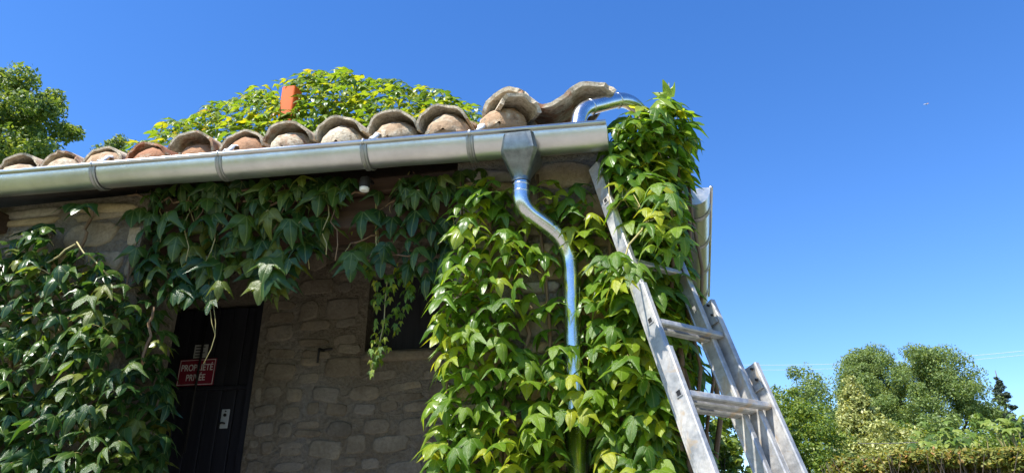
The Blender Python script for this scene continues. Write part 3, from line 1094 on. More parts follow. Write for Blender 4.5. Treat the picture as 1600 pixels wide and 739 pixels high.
def climbing(name, label, Ms, material, root, stems, kinds=LEAF_KINDS, limit=290, stalk=True, small=()):
    """Ms: leaf matrices in world space; the ones nearest the viewer become leaves of their own, the rest one part"""
    t = thing(name, label, 'ivy', root)
    inv = Matrix.Translation(-Vector(root))
    camv = Vector(CAM)
    Ms = sorted(Ms, key=lambda M: (M.translation - camv).length - 1.2 * M.to_scale().x)
    data = leaf_data(kinds, material, name)
    for i, M in enumerate(Ms[:limit]):
        o = bpy.data.objects.new('leaf', data[random.randrange(len(data))])
        COL.objects.link(o)
        o.parent = t
        o.matrix_basis = inv @ M
    if small:
        d2 = leaf_data(SMALL_KINDS, LEAF_SUN, name)  # sprig hangs in shade; the lighter leaf colour paints light onto it
        for i, M in enumerate(small):
            o = bpy.data.objects.new('leaf', d2[i % len(d2)])
            COL.objects.link(o)
            o.parent = t
            o.matrix_basis = inv @ M
    if len(Ms) > limit:
        joined_leaves('inner_leaves', [inv @ M for M in Ms[limit:]], kinds, material, t)
    if stalk:
        sk = MB()
        for M in Ms:
            p = M.translation
            y = M.to_3x3() @ Vector((0, 1, 0))
            L = y.length
            hz = Vector((y.x, y.y, 0))
            e = p - hz * random.uniform(.25, .6) + Vector((random.uniform(-.3, .3) * L, random.uniform(-.1, .1) * L, random.uniform(-.35, .05) * L))
            mid = (p + e) / 2 + Vector((0, 0, .06 * L))
            sk.tube([inv @ p, inv @ mid, inv @ e], .0016, 3, False)
        o = sk.build('leaf_stalks', SHOOT, t)
        o['kind'] = 'stuff'
    for (P, r, mt) in stems:
        MB().tube([inv @ Vector(q) for q in P], r, 6).build('stem', mt, t, True)
    return t


def inside(poly, x, y):
    c = False
    j = len(poly) - 1
    for i in range(len(poly)):
        xi, yi = poly[i]; xj, yj = poly[j]
        if (yi > y) != (yj > y) and x < (xj - xi) * (y - yi) / (yj - yi) + xi: c = not c
        j = i
    return c


def scatter(poly, n, mind, rs):
    """points spread over an outline with a least distance between them"""
    x0, x1 = min(p[0] for p in poly), max(p[0] for p in poly)
    y0, y1 = min(p[1] for p in poly), max(p[1] for p in poly)
    pts = []
    tries = 0
    while len(pts) < n and tries < n * 60:
        tries += 1
        x, y = rs.uniform(x0, x1), rs.uniform(y0, y1)
        if not inside(poly, x, y): continue
        if any((x - a) ** 2 + (y - b) ** 2 < mind * mind for a, b in pts): continue
        pts.append((x, y))
    return pts


def wander(p0, p1, n, amp, rs):
    P = []
    for i in range(n + 1):
        t = i / n
        q = Vector(p0).lerp(Vector(p1), t)
        k = math.sin(math.pi * t)
        P.append(q + Vector((rs.uniform(-amp, amp) * k, rs.uniform(-amp, amp) * k * .5, rs.uniform(-amp, amp) * k)))
    return P


# -- right pier
rs = random.Random(41)
poly = [(722, 285), (795, 272), (870, 282), (945, 268), (962, 420), (1000, 520), (1030, 640), (1050, 860), (690, 860), (668, 700), (682, 660), (690, 570), (682, 480), (696, 400), (708, 330)]
Ms = []
for layer, (n_, md, yd, hole) in enumerate(((480, 11, (.01, .07), 1), (370, 14.5, (.08, .24), 1))):
    for (px, py) in scatter(poly, n_, md, rs):
        if (px - 838) ** 2 / 26 ** 2 + (py - 475) ** 2 / 75 ** 2 < 1 and rs.random() < .7: continue
        if (px - 850) ** 2 / 50 ** 2 + (py - 258) ** 2 / 16 ** 2 < 1: continue
        pipe_px = 893 + (py - 400) * .044 if py > 400 else 815 + (py - 290) * .71
        if (layer or abs(px - pipe_px) < 6) and abs(px - pipe_px) < (30 if py < 520 else 24) and py < 860 and not (500 < py and rs.random() < .16): continue
        if abs(px - (930 + (py - 262) * .33)) < 24 and 240 < py < 405: continue
        Y = YW - rs.uniform(*yd)
        if py < 330: Y = YW - rs.uniform(.04, .17)
        p = at(px, py, Y)
        if layer and abs(px - pipe_px) < 60: p.y = max(p.y, YW - .13)
        Ms.append(frame(p, (rs.uniform(-.35, .25), -1), rs.uniform(.055, .10), R(rs.uniform(10, 62)), rs.uniform(-.75, .75), rs.uniform(-.4, .4)))
# leaves standing out at the left edge, in the sun, and a few across the pipe low down
for (px, py) in ((716, 352), (730, 340), (690, 462), (700, 455), (715, 470), (672, 628), (690, 640), (705, 622), (690, 690), (712, 700), (720, 520), (704, 560), (745, 300), (770, 300), (690, 500), (735, 395), (712, 415)):
    p = at(px, py, YW - rs.uniform(.16, .26))
    Ms.append(frame(p, (-.5, -1), rs.uniform(.07, .10), R(rs.uniform(15, 50)), rs.uniform(-.5, .3), rs.uniform(-.2, .2)))
for (px, py) in ((894, 585), (902, 612), (893, 640), (910, 655), (878, 640), (912, 640), (930, 610), (878, 590), (868, 540), (928, 545)):
    p = at(px, py, YW - .17)
    Ms.append(frame(p, (rs.uniform(-.3, .3), -1), .075, R(rs.uniform(25, 60)), rs.uniform(-.4, .4), rs.uniform(-.2, .2)))
stems = []
for i in range(7):
    x = -.8 + .13 * i + rs.uniform(-.05, .05)
    stems.append((wander((x, YW - .03, .1), (x + rs.uniform(-.2, .2), YW - .03, 2.45), 9, .06, rs), rs.uniform(.004, .010), STEM))
climbing('climbing_ivy', 'sunlit green ivy covering the pier behind the downpipe', Ms, LEAF_SUN, (-.4, YW - .05, 0), stems)

# -- corner of the house, also above the gutter
rs = random.Random(42)
poly = [(946, 245), (960, 205), (988, 172), (1015, 165), (1040, 150), (1058, 160), (1076, 195), (1076, 255), (1062, 310), (1066, 400), (1080, 500), (1090, 640), (1110, 860), (1020, 860), (1000, 640), (985, 520), (958, 420), (945, 300)]
Ms = []
for layer, (n_, md) in enumerate(((480, 10), (380, 12.5))):
    for (px, py) in scatter(poly, n_, md, rs):
        if abs(px - (930 + (py - 262) * .33)) < 22 and 240 < py < 405: continue
        u = min(1, max(0, (px - 955) / 140))
        Yc = 2.84 + .34 * u * u
        nx_ = -.3 + 1.3 * u
        dlt = rs.uniform(.0, .06) if layer == 0 else rs.uniform(.06, .15)
        p = at(px, py, Yc - dlt)
        a = R(rs.uniform(12, 68))
        if py < 230: a = R(rs.uniform(5, 60))
        Ms.append(frame(p, (nx_ + rs.uniform(-.3, .3), -1 + .5 * u), rs.uniform(.062, .118), a, rs.uniform(-.75, .75), rs.uniform(-.45, .45)))
for (px, py, a) in ((1045, 140, -70), (1050, 155, -30), (1058, 168, -10), (1036, 165, -20), (1075, 185, 10), (1082, 205, 20), (1070, 230, 30), (1025, 175, 0)):
    p = at(px, py + 12, 3.0)
    Ms.append(frame(p, (rs.uniform(-.5, .8), -1), rs.uniform(.06, .09), R(a), rs.uniform(-.6, .6), rs.uniform(-.3, .3)))
for (px, py) in scatter([(992, 290), (1050, 285), (1070, 340), (1068, 395), (1040, 400), (1015, 385), (1000, 330)], 22, 17, rs):
    p = at(px, py, rs.uniform(2.50, 2.62))
    Ms.append(frame(p, (rs.uniform(-.2, .7), -1), rs.uniform(.06, .085), R(rs.uniform(20, 65)), rs.uniform(-.5, .5), rs.uniform(-.3, .3)))
# a spray that reaches over the ladder's left rail
for (px, py) in ((962, 395), (978, 404), (955, 418), (985, 425), (968, 432), (995, 412), (946, 400)):
    p = at(px, py, 2.40)
    Ms.append(frame(p, (.1, -1), rs.uniform(.07, .09), R(rs.uniform(25, 60)), rs.uniform(-.6, .6), rs.uniform(-.3, .3)))
for (px, py) in ((1020, 300), (1035, 290), (1025, 350)):
    p = at(px, py, 2.66)
    Ms.append(frame(p, (.1, -1), .09, R(40), rs.uniform(-.4, .4), rs.uniform(-.2, .2)))
stems = []
for i in range(8):
    x = -.02 + .035 * i
    yb = YW - .03 + max(0, x - .10) * 1.6
    stems.append((wander((x, yb, .1), (x + rs.uniform(-.05, .05), yb + .02, 2.72 if i % 2 else 2.5), 10, .05, rs), rs.uniform(.004, .012), STEM))
stems.append((wander((.08, 2.86, 2.2), tuple(at(965, 415, 2.44)), 6, .03, rs), .004, SHOOT))
for i in range(5):
    q0 = at(rs.uniform(945, 1000), rs.uniform(270, 300), 2.72)
    q1 = at(rs.uniform(945, 1010), rs.uniform(300, 330), 2.70)
    stems.append((rounded([q0, (q0 + q1) / 2 + Vector((rs.uniform(-.06, .06), -.03, -.08)), q1], .05, 5), .002, SHOOT))
stems.append(([at(1045, 200, 3.0), at(1047, 165, 3.0), at(1045, 130, 3.0)], [.004, .003, .001], SHOOT))
climbing('climbing_ivy', 'thick ivy column on the house corner behind the ladder, rising above the gutter', Ms, LEAF_SUN, (.12, YW - .05, 0), stems)

# -- left of the porch
rs = random.Random(43)
poly = [(-90, 380), (20, 372), (75, 352), (95, 385), (150, 392), (190, 420), (225, 430), (250, 480), (262, 560), (268, 640), (262, 860), (-90, 860)]
Ms = []
for layer, (n_, md) in enumerate(((470, 12), (360, 15.5))):
    for (px, py) in scatter(poly, n_, md, rs):
        if py < 400 and rs.random() < .45 and not layer: continue
        u = min(1, max(0, (px - 165) / 95))
        dlt = rs.uniform(.02, .10) if layer == 0 else rs.uniform(.10, .26)
        Y = (YW - dlt) * (1 - u) + (YW + .22 - dlt * .5) * u
        p = at(px, py, Y)
        Ms.append(frame(p, (.15 + .9 * u + rs.uniform(-.3, .3), -1 + .3 * u), rs.uniform(.055, .10), R(rs.uniform(5, 65)), rs.uniform(-.9, .9), rs.uniform(-.45, .45)))
for (px, py) in ((118, 318), (136, 318), (70, 350), (55, 360), (85, 355)):
    p = at(px, py, YW - rs.uniform(.10, .18))
    Ms.append(frame(p, (rs.uniform(-.3, .3), -1), .11, R(rs.uniform(30, 50)), rs.uniform(-.5, .5), 0))
stems = []
for i in range(7):
    x = -4.0 + i * .23
    stems.append((wander((x, YW - .03, .1), (x + rs.uniform(-.1, .2), YW - .03, 2.25), 9, .07, rs), rs.uniform(.004, .011), STEM))
stems.append((wander(tuple(at(95, 460, YW - .05)), tuple(at(150, 318, YW - .05)), 12, .03, rs), .009, STEM))
stems.append((wander(tuple(at(40, 430, YW - .2)), tuple(at(118, 382, YW - .15)), 6, .02, rs), .005, SHOOT))
stems.append((wander(tuple(at(120, 378, YW - .15)), tuple(at(170, 430, YW - .16)), 6, .02, rs), .004, SHOOT))
stems.append((wander(tuple(at(240, 480, YW - .0)), tuple(at(222, 570, YW - .0)), 6, .02, rs), .007, STEM))
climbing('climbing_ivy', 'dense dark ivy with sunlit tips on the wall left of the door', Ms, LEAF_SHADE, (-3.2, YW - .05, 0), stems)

# -- hanging from the eave over the door, in the shade
rs = random.Random(44)
poly = [(195, 330), (235, 292), (545, 276), (540, 320), (505, 370), (470, 405), (440, 452), (400, 440), (375, 400), (345, 440), (310, 460), (270, 470), (225, 430)]
Ms = []
for layer, (n_, md) in enumerate(((140, 17), (95, 27))):
    for (px, py) in scatter(poly, n_, md, rs):
        p = at(px, py, YW + rs.uniform(-.02, .10) - .06 * layer)
        Ms.append(frame(p, (rs.uniform(-.4, .4), -1), rs.uniform(.06, .13), R(rs.uniform(40, 92)), rs.uniform(-.8, .8), rs.uniform(-.45, .45)))
for (px, py) in scatter([(225, 292), (550, 270), (552, 298), (225, 320)], 30, 13, rs):
    p = at(px, py, YW - rs.uniform(.03, .10))
    Ms.append(frame(p, (rs.uniform(-.4, .4), -1), rs.uniform(.045, .12), R(rs.uniform(35, 95)), rs.uniform(-.7, .7), rs.uniform(-.45, .45)))
for (px, py, s) in ((420, 425, .17), (410, 440, .14), (335, 335, .15), (420, 330, .16), (470, 345, .16), (500, 300, .15), (345, 440, .10), (330, 470, .09)):
    p = at(px, py, YW - .06)
    Ms.append(frame(p, (rs.uniform(-.3, .3), -1), s * .78, R(rs.uniform(65, 88)), rs.uniform(-.4, .4), rs.uniform(-.2, .2)))
stems = []
for i in range(16):
    px = 215 + i * 21
    a = at(px, 296 - (px - 215) * .03, YW + rs.uniform(-.05, .08))
    b = a + Vector((rs.uniform(-.15, .15), rs.uniform(-.05, .05), -rs.uniform(.2, .5)))
    stems.append((wander(tuple(a), tuple(b), 6, .03, rs), .0028, SHOOT if i % 3 else STEM))
for i in range(4):
    a = at(200 + i * 90, 300 + rs.uniform(0, 20), YW - .02)
    b = at(300 + i * 90, 295 + rs.uniform(0, 25), YW - .02)
    stems.append((wander(tuple(a), tuple(b), 8, .03, rs), .006, STEM))
q = [at(x_, y_, YW + .03) for x_, y_ in ((322, 400), (328, 440), (334, 480), (337, 505), (336, 525), (330, 545), (318, 568))]
stems.append((q, .002, SHOOT))
q = [at(x_, y_, YW + .03) for x_, y_ in ((326, 440), (328, 480), (331, 505), (336, 522))]
stems.append((q, .002, SHOOT))
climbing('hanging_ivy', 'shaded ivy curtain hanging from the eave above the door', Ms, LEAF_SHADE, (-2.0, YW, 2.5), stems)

# -- hanging over the window
rs = random.Random(45)
poly = [(548, 290), (600, 284), (650, 280), (715, 285), (722, 330), (700, 390), (690, 440), (650, 420), (620, 410), (560, 400), (540, 370)]
Ms = []
for (px, py) in scatter(poly, 85, 17, rs):
    if px < 620 and rs.random() < .45: continue
    p = at(px, py, YW + rs.uniform(-.02, .14))
    Ms.append(frame(p, (rs.uniform(-.4, .4), -1), rs.uniform(.055, .105), R(rs.uniform(45, 88)), rs.uniform(-.5, .5), rs.uniform(-.3, .3)))
for (px, py) in scatter([(625, 272), (765, 264), (750, 300), (625, 310)], 20, 14, rs):
    p = at(px, py, YW - rs.uniform(.0, .08))
    Ms.append(frame(p, (rs.uniform(-.4, .4), -1), rs.uniform(.055, .09), R(rs.uniform(50, 90)), rs.uniform(-.7, .7), rs.uniform(-.45, .45)))
for (px, py, s) in ((568, 332, .12), (550, 395, .11), (550, 410, .09), (650, 330, .13), (600, 385, .07)):
    p = at(px, py, YW - .02)
    Ms.append(frame(p, (rs.uniform(-.3, .3), -1), s, R(70), rs.uniform(-.4, .4), 0))
# the thin trailing sprig of small leaves
small = []
sprig = [(592, 415), (605, 440), (602, 470), (600, 505), (592, 540), (585, 562), (580, 578)]
for i in range(120):
    t = rs.random() ** 1.35
    k = t * (len(sprig) - 1)
    a, b = sprig[int(k)], sprig[min(int(k) + 1, len(sprig) - 1)]
    f = k - int(k)
    wdt = 44 * (1 - t) ** 1.2 + 4
    px = a[0] + (b[0] - a[0]) * f + rs.uniform(-wdt, wdt) + 12 * (1 - t)
    py = a[1] + (b[1] - a[1]) * f + rs.uniform(-10, 10)
    p = at(px, py, YW + .12 + rs.uniform(-.05, .05))
    small.append(frame(p, (rs.uniform(-.6, .6), -1), rs.uniform(.03, .055) * (1 - .45 * t), R(rs.uniform(45, 85)), rs.uniform(-.8, .8), rs.uniform(-.3, .3)))
stems = []
stems.append(([at(x_, y_, YW + .12) for x_, y_ in [(588, 300), (590, 350), (592, 390)] + sprig], .003, SHOOT))
for (a, b, r_) in (((588, 300), (590, 400), .005), ((640, 268), (632, 300), .004), ((645, 268), (675, 292), .003), ((632, 296), (590, 330), .004), ((610, 320), (606, 350), .002),
                   ((590, 368), (548, 380), .004), ((590, 372), (578, 402), .003), ((548, 380), (530, 412), .002), ((606, 398), (655, 397), .004), ((622, 330), (612, 360), .002), ((600, 350), (618, 390), .002)):
    stems.append((wander(tuple(at(*a, YW + .06)), tuple(at(*b, YW + .06)), 5, .014, rs), r_, SHOOT if rs.random() < .6 else STEM))
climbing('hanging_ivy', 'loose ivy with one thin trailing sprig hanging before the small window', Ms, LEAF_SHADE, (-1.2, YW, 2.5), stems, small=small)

# -- on the roof
rs = random.Random(46)
poly = [(205, 225), (240, 205), (275, 188), (330, 165), (385, 142), (430, 140), (462, 122), (500, 106), (540, 112), (575, 124), (620, 128), (665, 132), (700, 146), (735, 160), (752, 182), (740, 240), (205, 260)]
Ms = []
for layer, (n_, md, dy) in enumerate(((800, 5.8, .30), (520, 8.2, .0))):
    for (px, py) in scatter(poly, n_, md, rs):
        py += 5 * math.sin(px * .09)
        if 436 < px < 468 and 136 < py < 172: continue
        # the mound leans back towards its top
        Y = 4.62 + dy + (250 - py) / 150 * .42 + rs.uniform(-.08, .08) + .13 * math.sin(px * .045) * math.cos(py * .06 + px * .02) + .25 * ((px - 480) / 280) ** 2
        p = at(px, py, Y)
        Ms.append(frame(p, (rs.uniform(-.4, .4), -1), rs.uniform(.066, .105), R(rs.uniform(-5, 50)), rs.uniform(-.7, .7), rs.uniform(-.25, .25)))
for (px, py) in ((440, 176), (448, 172), (456, 175), (464, 171), (471, 168), (444, 184), (452, 182), (460, 184), (468, 180), (437, 186), (474, 158), (470, 150), (436, 166), (476, 172), (449, 190), (463, 191)):
    p = at(px, py, 4.86 + rs.uniform(-.03, .03))
    Ms.append(frame(p, (rs.uniform(-.4, .4), -1), rs.uniform(.07, .1), R(rs.uniform(5, 45)), rs.uniform(-.6, .6), rs.uniform(-.25, .25)))
# tops and the back side
for (px, py) in scatter([(250, 205), (385, 140), (500, 103), (540, 108), (660, 130), (740, 165), (750, 195), (250, 215)], 320, 6, rs):
    p = at(px, py + 4, 5.25 + rs.uniform(-.1, .5))
    Ms.append(frame(p, (rs.uniform(-.8, .8), rs.choice((-1, 1))), rs.uniform(.06, .10), R(rs.uniform(-5, 40)), rs.uniform(-.7, .7), rs.uniform(-.3, .3)))
stems = []
for i in range(8):
    x = -4.0 + i * .33
    stems.append((wander((x, 4.9, 3.2), (x + rs.uniform(-.2, .3), 5.1, 3.95), 6, .06, rs), .008, STEM))
climbing('climbing_ivy', 'yellow-green ivy mound growing over the top of the tiled roof', Ms, LEAF_ROOF, (-2.8, 5.0, 3.3), stems)


# ------------------------------------------------------------------ trees, shrubs and hedge behind
def leaf_cloud(centres, radii, per, size, rs_, flat=.75, clump=True, up=.25):
    """many small folded leaf faces spread through clumps; returns vertices and faces"""
    C = np.repeat(np.array(centres), per, axis=0)
    Rr = np.repeat(np.array(radii), per)
    n = len(C)
    d = rs_.normal(size=(n, 3))
    d /= np.linalg.norm(d, axis=1)[:, None]
    rad = rs_.random(n) ** .45
    P = C + d * (Rr * rad)[:, None] * np.array([1, 1, flat])
    nm = d * .6 + rs_.normal(size=(n, 3)) * .55 + np.array([0, 0, up])
    nm /= np.linalg.norm(nm, axis=1)[:, None]
    t = np.cross(nm, rs_.normal(size=(n, 3)))
    t /= np.linalg.norm(t, axis=1)[:, None]
    b = np.cross(nm, t)
    s = size * rs_.uniform(.6, 1.3, n)[:, None]
    V = np.stack([P - t * s, P + b * s * .5 - nm * s * .12, P + t * s, P - b * s * .5 - nm * s * .12], axis=1).reshape(-1, 3)
    F = np.arange(n * 4).reshape(n, 4)
    return V, F


def fast_mesh(name, V, F):
    me = bpy.data.meshes.new(name)
    nv, nf = len(V), len(F)
    me.vertices.add(nv)
    me.vertices.foreach_set('co', np.asarray(V, dtype=np.float32).ravel())
    me.loops.add(nf * 4)
    me.loops.foreach_set('vertex_index', np.asarray(F, dtype=np.int32).ravel())
    me.polygons.add(nf)
    me.polygons.foreach_set('loop_start', np.arange(0, nf * 4, 4, dtype=np.int32))
    me.update(calc_edges=True)
    return me


def crown_points(n, rx, ry, rz, rs_, lumps=7, bottom=-.7, inner=.25):
    """clump centres in an uneven crown: an ellipsoid with bulges and hollows"""
    L = rs_.normal(size=(lumps, 3)); L /= np.linalg.norm(L, axis=1)[:, None]
    A = rs_.uniform(-.28, .30, lumps)
    out = []
    while len(out) < n:
        d = rs_.normal(size=3); d /= np.linalg.norm(d)
        if d[2] < bottom: continue
        k = 1 + sum(a * max(0, float(d @ l)) ** 3 for a, l in zip(A, L))
        r_ = (inner + (1 - inner) * rs_.random() ** .4) * k
        out.append(d * r_ * np.array([rx, ry, rz]))
    return np.array(out)


def tree(name, label, cat, base, trunk_h, rx, ry, rz, nclump, clump_r, per, leaf, material, seed, group=None, trunk_r=.12, bottom=-.7, flat=.75, shape=None, inner=.25):
    rs_ = np.random.default_rng(seed)
    rp = random.Random(seed)
    t = thing(name, label, cat, base, group)
    cz = trunk_h + rz * .8
    P = crown_points(nclump, rx, ry, rz, rs_, bottom=bottom, inner=inner)
    if shape: P = np.array([shape(p) for p in P])
    P = P + np.array([0, 0, cz])
    V, F = leaf_cloud(P, rs_.uniform(.6, 1.3, len(P)) * clump_r, per, leaf, rs_, flat)
    V[:, 2] = np.maximum(V[:, 2], .02)
    link('crown', fast_mesh('crown', V, F), material, t)
    tp = wander((0, 0, -.05), (rp.uniform(-.2, .2) * rx, 0, cz * .92), 6, trunk_r * .8, rp)
    MB().tube(tp, [trunk_r * (1 - .75 * i / 6) for i in range(7)], 10).build('trunk', BARK, t, True)
    for i in range(7):
        a = P[rp.randrange(len(P))]
        s = tp[3 + i % 3]
        MB().tube(wander(tuple(s), tuple(a * .95), 4, .05 * rx, rp), [trunk_r * .4, trunk_r * .32, trunk_r * .25, trunk_r * .17, trunk_r * .08], 6).build('limb', BARK, t, True)
    return t


def ground_at(px, Y):
    """foot point of a thing whose middle is seen in that direction at depth Y"""
    p = at(px, 690, Y)
    return (p.x, p.y, 0)


def top_z(px, py, Y):
    return at(px, py, Y).z


# left, behind the roof
Y = 15.0
b = (at(-45, 200, Y).x, Y, 0)
zt_ = top_z(-30, 122, Y)
rxl = abs(at(132, 215, Y).x - b[0])
tree('leafy_tree', 'leafy green tree rising behind the far left end of the roof', 'tree', b, zt_ - 5.2, rxl * .80, 2.6, 2.75, 240, .50, 330, .07, LEAF_TREE, 301, trunk_r=.2, bottom=-.9)
Y = 24.0
b = (at(188, 215, Y).x, Y, 0)
tree('leafy_tree', 'tip of a small distant tree just above the roof tiles', 'tree', b, top_z(188, 209, Y) - 3.6, .75, .8, 2.0, 50, .38, 130, .09, LEAF_FAR, 302, trunk_r=.12)

# right, far
Y = 27.0
b = (at(1440, 640, Y).x, Y, 0)
zt_ = top_z(1440, 541, Y)
tree('broadleaf_tree', 'large broad grey-green tree behind the shrubs, largest of the garden', 'tree', b, zt_ - 6.1, 2.7, 2.2, 3.6, 330, .45, 480, .042, LEAF_FAR, 303, trunk_r=.22, bottom=-.95, inner=.15)
b = (at(1365, 640, Y + 1.5).x, Y + 1.5, 0)
tree('broadleaf_tree', 'round grey-green tree at the left flank of the large broad tree', 'tree', b, top_z(1365, 556, Y + 1.5) - 5.1, 1.15, 1.4, 3.1, 160, .42, 480, .042, LEAF_FAR, 304, trunk_r=.16, bottom=-.95)
# conifer
Y = 30.0
b = (at(1566, 620, Y).x, Y, 0)
zt_ = top_z(1563, 578, Y)
t = thing('conifer_tree', 'dark pointed conifer right of the large broad tree', 'tree', b)
rs_ = np.random.default_rng(305)
cen, rad = [], []
for i in range(420):
    f = rs_.random() ** .7
    z = zt_ - .25 - f * (zt_ - 1.5)
    a = rs_.uniform(0, 6.283)
    r_ = (f * 1.5 + .06) * rs_.uniform(.2, 1.0)
    cen.append((math.cos(a) * r_, math.sin(a) * r_, z - r_ * .25)); rad.append(.10 + .20 * f)
V, F = leaf_cloud(cen, rad, 110, .04, rs_, .6)
link('crown', fast_mesh('crown', V, F), LEAF_CON, t)
MB().tube([(0, 0, -.05), (0, 0, zt_ * .6), (0, 0, zt_)], [.16, .09, .012], 8).build('trunk', BARK, t, True)

# tall variegated shrub
Y = 15.0
b = (at(1338, 650, Y).x, Y, 0)
zt_ = top_z(1335, 585, Y)


def cone(p):
    f = 1 - .55 * max(0, (p[2] / 1.9 + .2))
    return np.array([p[0] * f, p[1] * f, p[2]])


tree('variegated_shrub', 'tall cone-shaped shrub with cream and yellow leaves before the large tree', 'shrub', b, zt_ - 3.75, .78, .8, 2.0, 330, .14, 120, .034, LEAF_YEL, 306, trunk_r=.07, bottom=-.98, shape=cone, inner=.55)
b = (at(1405, 700, Y - 1).x, Y - 1, 0)
tree('variegated_shrub', 'low yellow-green shrub at the foot of the cone-shaped shrub', 'shrub', b, top_z(1400, 655, Y - 1) - 1.75, .62, .6, .95, 100, .18, 150, .034, LEAF_YEL, 307, trunk_r=.04, bottom=-.9)
# loose trees right of the ladder
Y = 17.0
b = (at(1262, 650, Y).x, Y, 0)
tree('young_tree', 'loose grey-green young tree with wispy tips right of the ladder', 'tree', b, top_z(1255, 606, Y) - 3.4, 1.0, .9, 1.75, 150, .28, 260, .034, LEAF_FAR, 308, trunk_r=.07, bottom=-.9, flat=1.1)
Y = 11.5
b = (at(1262, 700, Y).x, Y, 0)
tree('garden_shrub', 'bright green rounded shrub directly right of the ladder foot', 'shrub', b, top_z(1262, 632, Y) - 2.2, .62, .7, 1.25, 230, .17, 240, .026, LEAF_BUSH, 309, trunk_r=.05, bottom=-.95)
Y = 7.2
b = (at(1118, 720, Y).x, Y, 0)
tree('garden_shrub', 'feathery bright green shrub seen between the ladder rails', 'shrub', b, max(.1, top_z(1115, 640, Y) - 1.45), .42, .4, .8, 130, .13, 110, .035, LEAF_BUSH, 310, trunk_r=.03, bottom=-.95)
# shrubs in a row behind the hedge
for i, (px, py, Y, w_, mt, lab) in enumerate(((1405, 668, 16.5, .9, LEAF_BUSH, 'light green shrub behind the hedge, below the large tree'),
                                              (1470, 662, 17.0, 1.0, LEAF_FAR, 'grey-green shrub behind the hedge, in the middle of the row'),
                                              (1535, 660, 14.0, .95, LEAF_BUSH, 'bright green shrub behind the hedge, left of the picture edge'),
                                              (1600, 655, 13.0, 1.0, LEAF_BUSH, 'bright green shrub cut by the right picture edge'))):
    b = (at(px, 700, Y).x, Y, 0)
    h_ = top_z(px, py, Y)
    tree('background_shrub', lab, 'shrub', b, max(.2, h_ - 2.2), w_, .8, 1.2, 150, .24, 190, .036, mt, 320 + i, 'shrubs behind the hedge', .05, -.95)

# big-leaved plant above the hedge
rs = random.Random(47)
Y = 10.0
root = at(1490, 705, Y)
gp = thing('large_leaved_plant', 'plant with large round light green leaves above the hedge', 'plant', (root.x, Y, 0))
Ms = []
BIGL = [leaf_mesh(400 + i, wide=1.25, droop=.35, fold=.2) for i in range(3)]
bd_ = leaf_data(BIGL, LEAF_BUSH, 'big')
for i in range(150):
    px, py = 1490 + rs.gauss(0, 26), 690 - abs(rs.gauss(0, 12)) + (8 if i % 2 else 0)
    if i > 90: px, py = 1570 + rs.gauss(0, 22), 672 - abs(rs.gauss(0, 12))
    p = at(px, py, Y + rs.uniform(-.3, .3))
    M = frame(p, (rs.uniform(-.8, .8), -1), rs.uniform(.06, .10), R(rs.uniform(10, 60)), rs.uniform(-.8, .8), rs.uniform(-.3, .3))
    o = bpy.data.objects.new('leaf', bd_[i % 3])
    COL.objects.link(o); o.parent = gp
    o.matrix_basis = Matrix.Translation((-root.x, -Y, 0)) @ M
    if i % 4 == 0:
        e = Vector((rs.uniform(-.3, .3) + (.9 if i > 90 else 0), rs.uniform(-.2, .2), .9))
        MB().tube([(e.x * .7, e.y, 0), e, p - Vector((root.x, Y, 0))], .006, 5).build('stalk', SHOOT, gp)

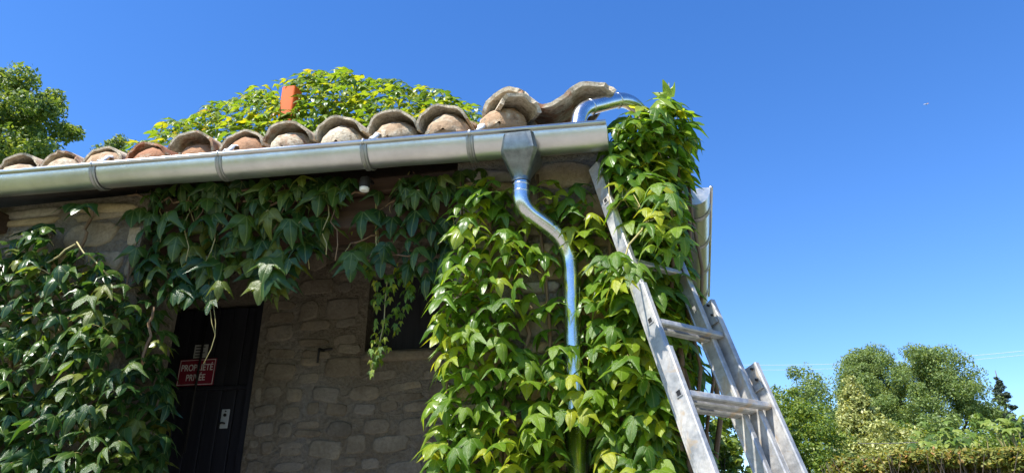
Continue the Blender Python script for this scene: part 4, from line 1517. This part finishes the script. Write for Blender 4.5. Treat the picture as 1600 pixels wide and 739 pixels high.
# clipped hedge
Y = 9.0
xl, xr = at(1310, 720, Y).x, at(1700, 720, Y).x
hz_ = top_z(1450, 708, Y)
hg = thing('garden_hedge', 'clipped hedge with reddish-green top and bare brown twigs below', 'hedge', ((xl + xr) / 2, Y, 0))
rs_ = np.random.default_rng(330)
cen = []
for i in range(620):
    x = rs_.uniform(xl, xr) - (xl + xr) / 2
    y = rs_.uniform(-.45, .55)
    z = hz_ - .03 - abs(rs_.normal()) * .085 - .03 * (abs(y) > .4)
    if x < xl - (xl + xr) / 2 + .35: z -= .12 * rs_.random()
    cen.append((x, y, z))
V, F = leaf_cloud(cen, np.full(len(cen), .10), 75, .026, rs_, .7, up=.6)
link('foliage', fast_mesh('foliage', V, F), LEAF_HEDGE, hg)
tw = MB()
for i in range(900):
    x = rs_.uniform(xl, xr) - (xl + xr) / 2
    y = rs_.uniform(-.42, .5)
    tw.tube([(x, y, 0), (x + rs_.normal() * .07, y + rs_.normal() * .05, hz_ * .5), (x + rs_.normal() * .16, y + rs_.normal() * .1, hz_ - .06)], [.009, .006, .003], 3, False)
o = tw.build('twigs', TWIG, hg); o['kind'] = 'stuff'

# ------------------------------------------------------------------ overhead wires
for (a, b_, Y0, Y1, r_, mt, lab) in (((1050, 566), (1700, 537), 34, 26, .007, WIRE_L, 'upper of two pale overhead wires crossing the sky right of the house'),
                                     ((1050, 574), (1700, 543), 34, 26, .006, WIRE_L, 'lower of two pale overhead wires crossing the sky right of the house'),
                                     ((1340, 692), (1520, 682), 13.5, 12.5, .006, WIRE_D, 'dark wire strung low in front of the shrubs')):
    A, B = at(*a, Y0), at(*b_, Y1)
    dd = B - A
    A2, B2 = (A - dd * .0, B + dd * .0)
    P = []
    for i in range(25):
        f = i / 24
        q = A2.lerp(B2, f); q.z -= .35 * 4 * f * (1 - f) * (1 if mt is WIRE_L else .1)
        P.append(q - A2)
    w_ = MB().tube(P, r_, 5).build('overhead_wire', mt, None, True, Matrix.Translation(A2))
    tag(w_, lab, 'wire')

# ------------------------------------------------------------------ tiny aircraft
p = at(1447, 163, 3200)
sc_ = 22.0
ac = thing('airplane', 'tiny pale aircraft high in the blue sky at right', 'airplane', p)
MB().tube([(-.5, 0, 0), (-.42, 0, 0), (.35, 0, .01), (.5, 0, .05)], [.02, .055, .055, .015], 10).build('fuselage', SIGNWHITE, ac, True, Matrix.Diagonal((sc_, sc_, sc_, 1)))
for s in (-1, 1):
    MB().add([(-.1, 0, 0), (.1, 0, 0), (.22, s * .5, .03), (.15, s * .5, .03), (-.1, 0, -.02), (.1, 0, -.02), (.22, s * .5, .02), (.15, s * .5, .02)],
             [(0, 1, 2, 3), (7, 6, 5, 4), (0, 3, 7, 4), (1, 5, 6, 2), (2, 6, 7, 3)]).build('wing', SIGNWHITE, ac, False, Matrix.Diagonal((sc_, sc_, sc_, 1)))
MB().box(.36, .5, -.012, .012, .03, .2).build('tail_fin', mat('tail_red', (.45, .12, .10), .5)[0], ac, False, Matrix.Diagonal((sc_, sc_, sc_, 1)))
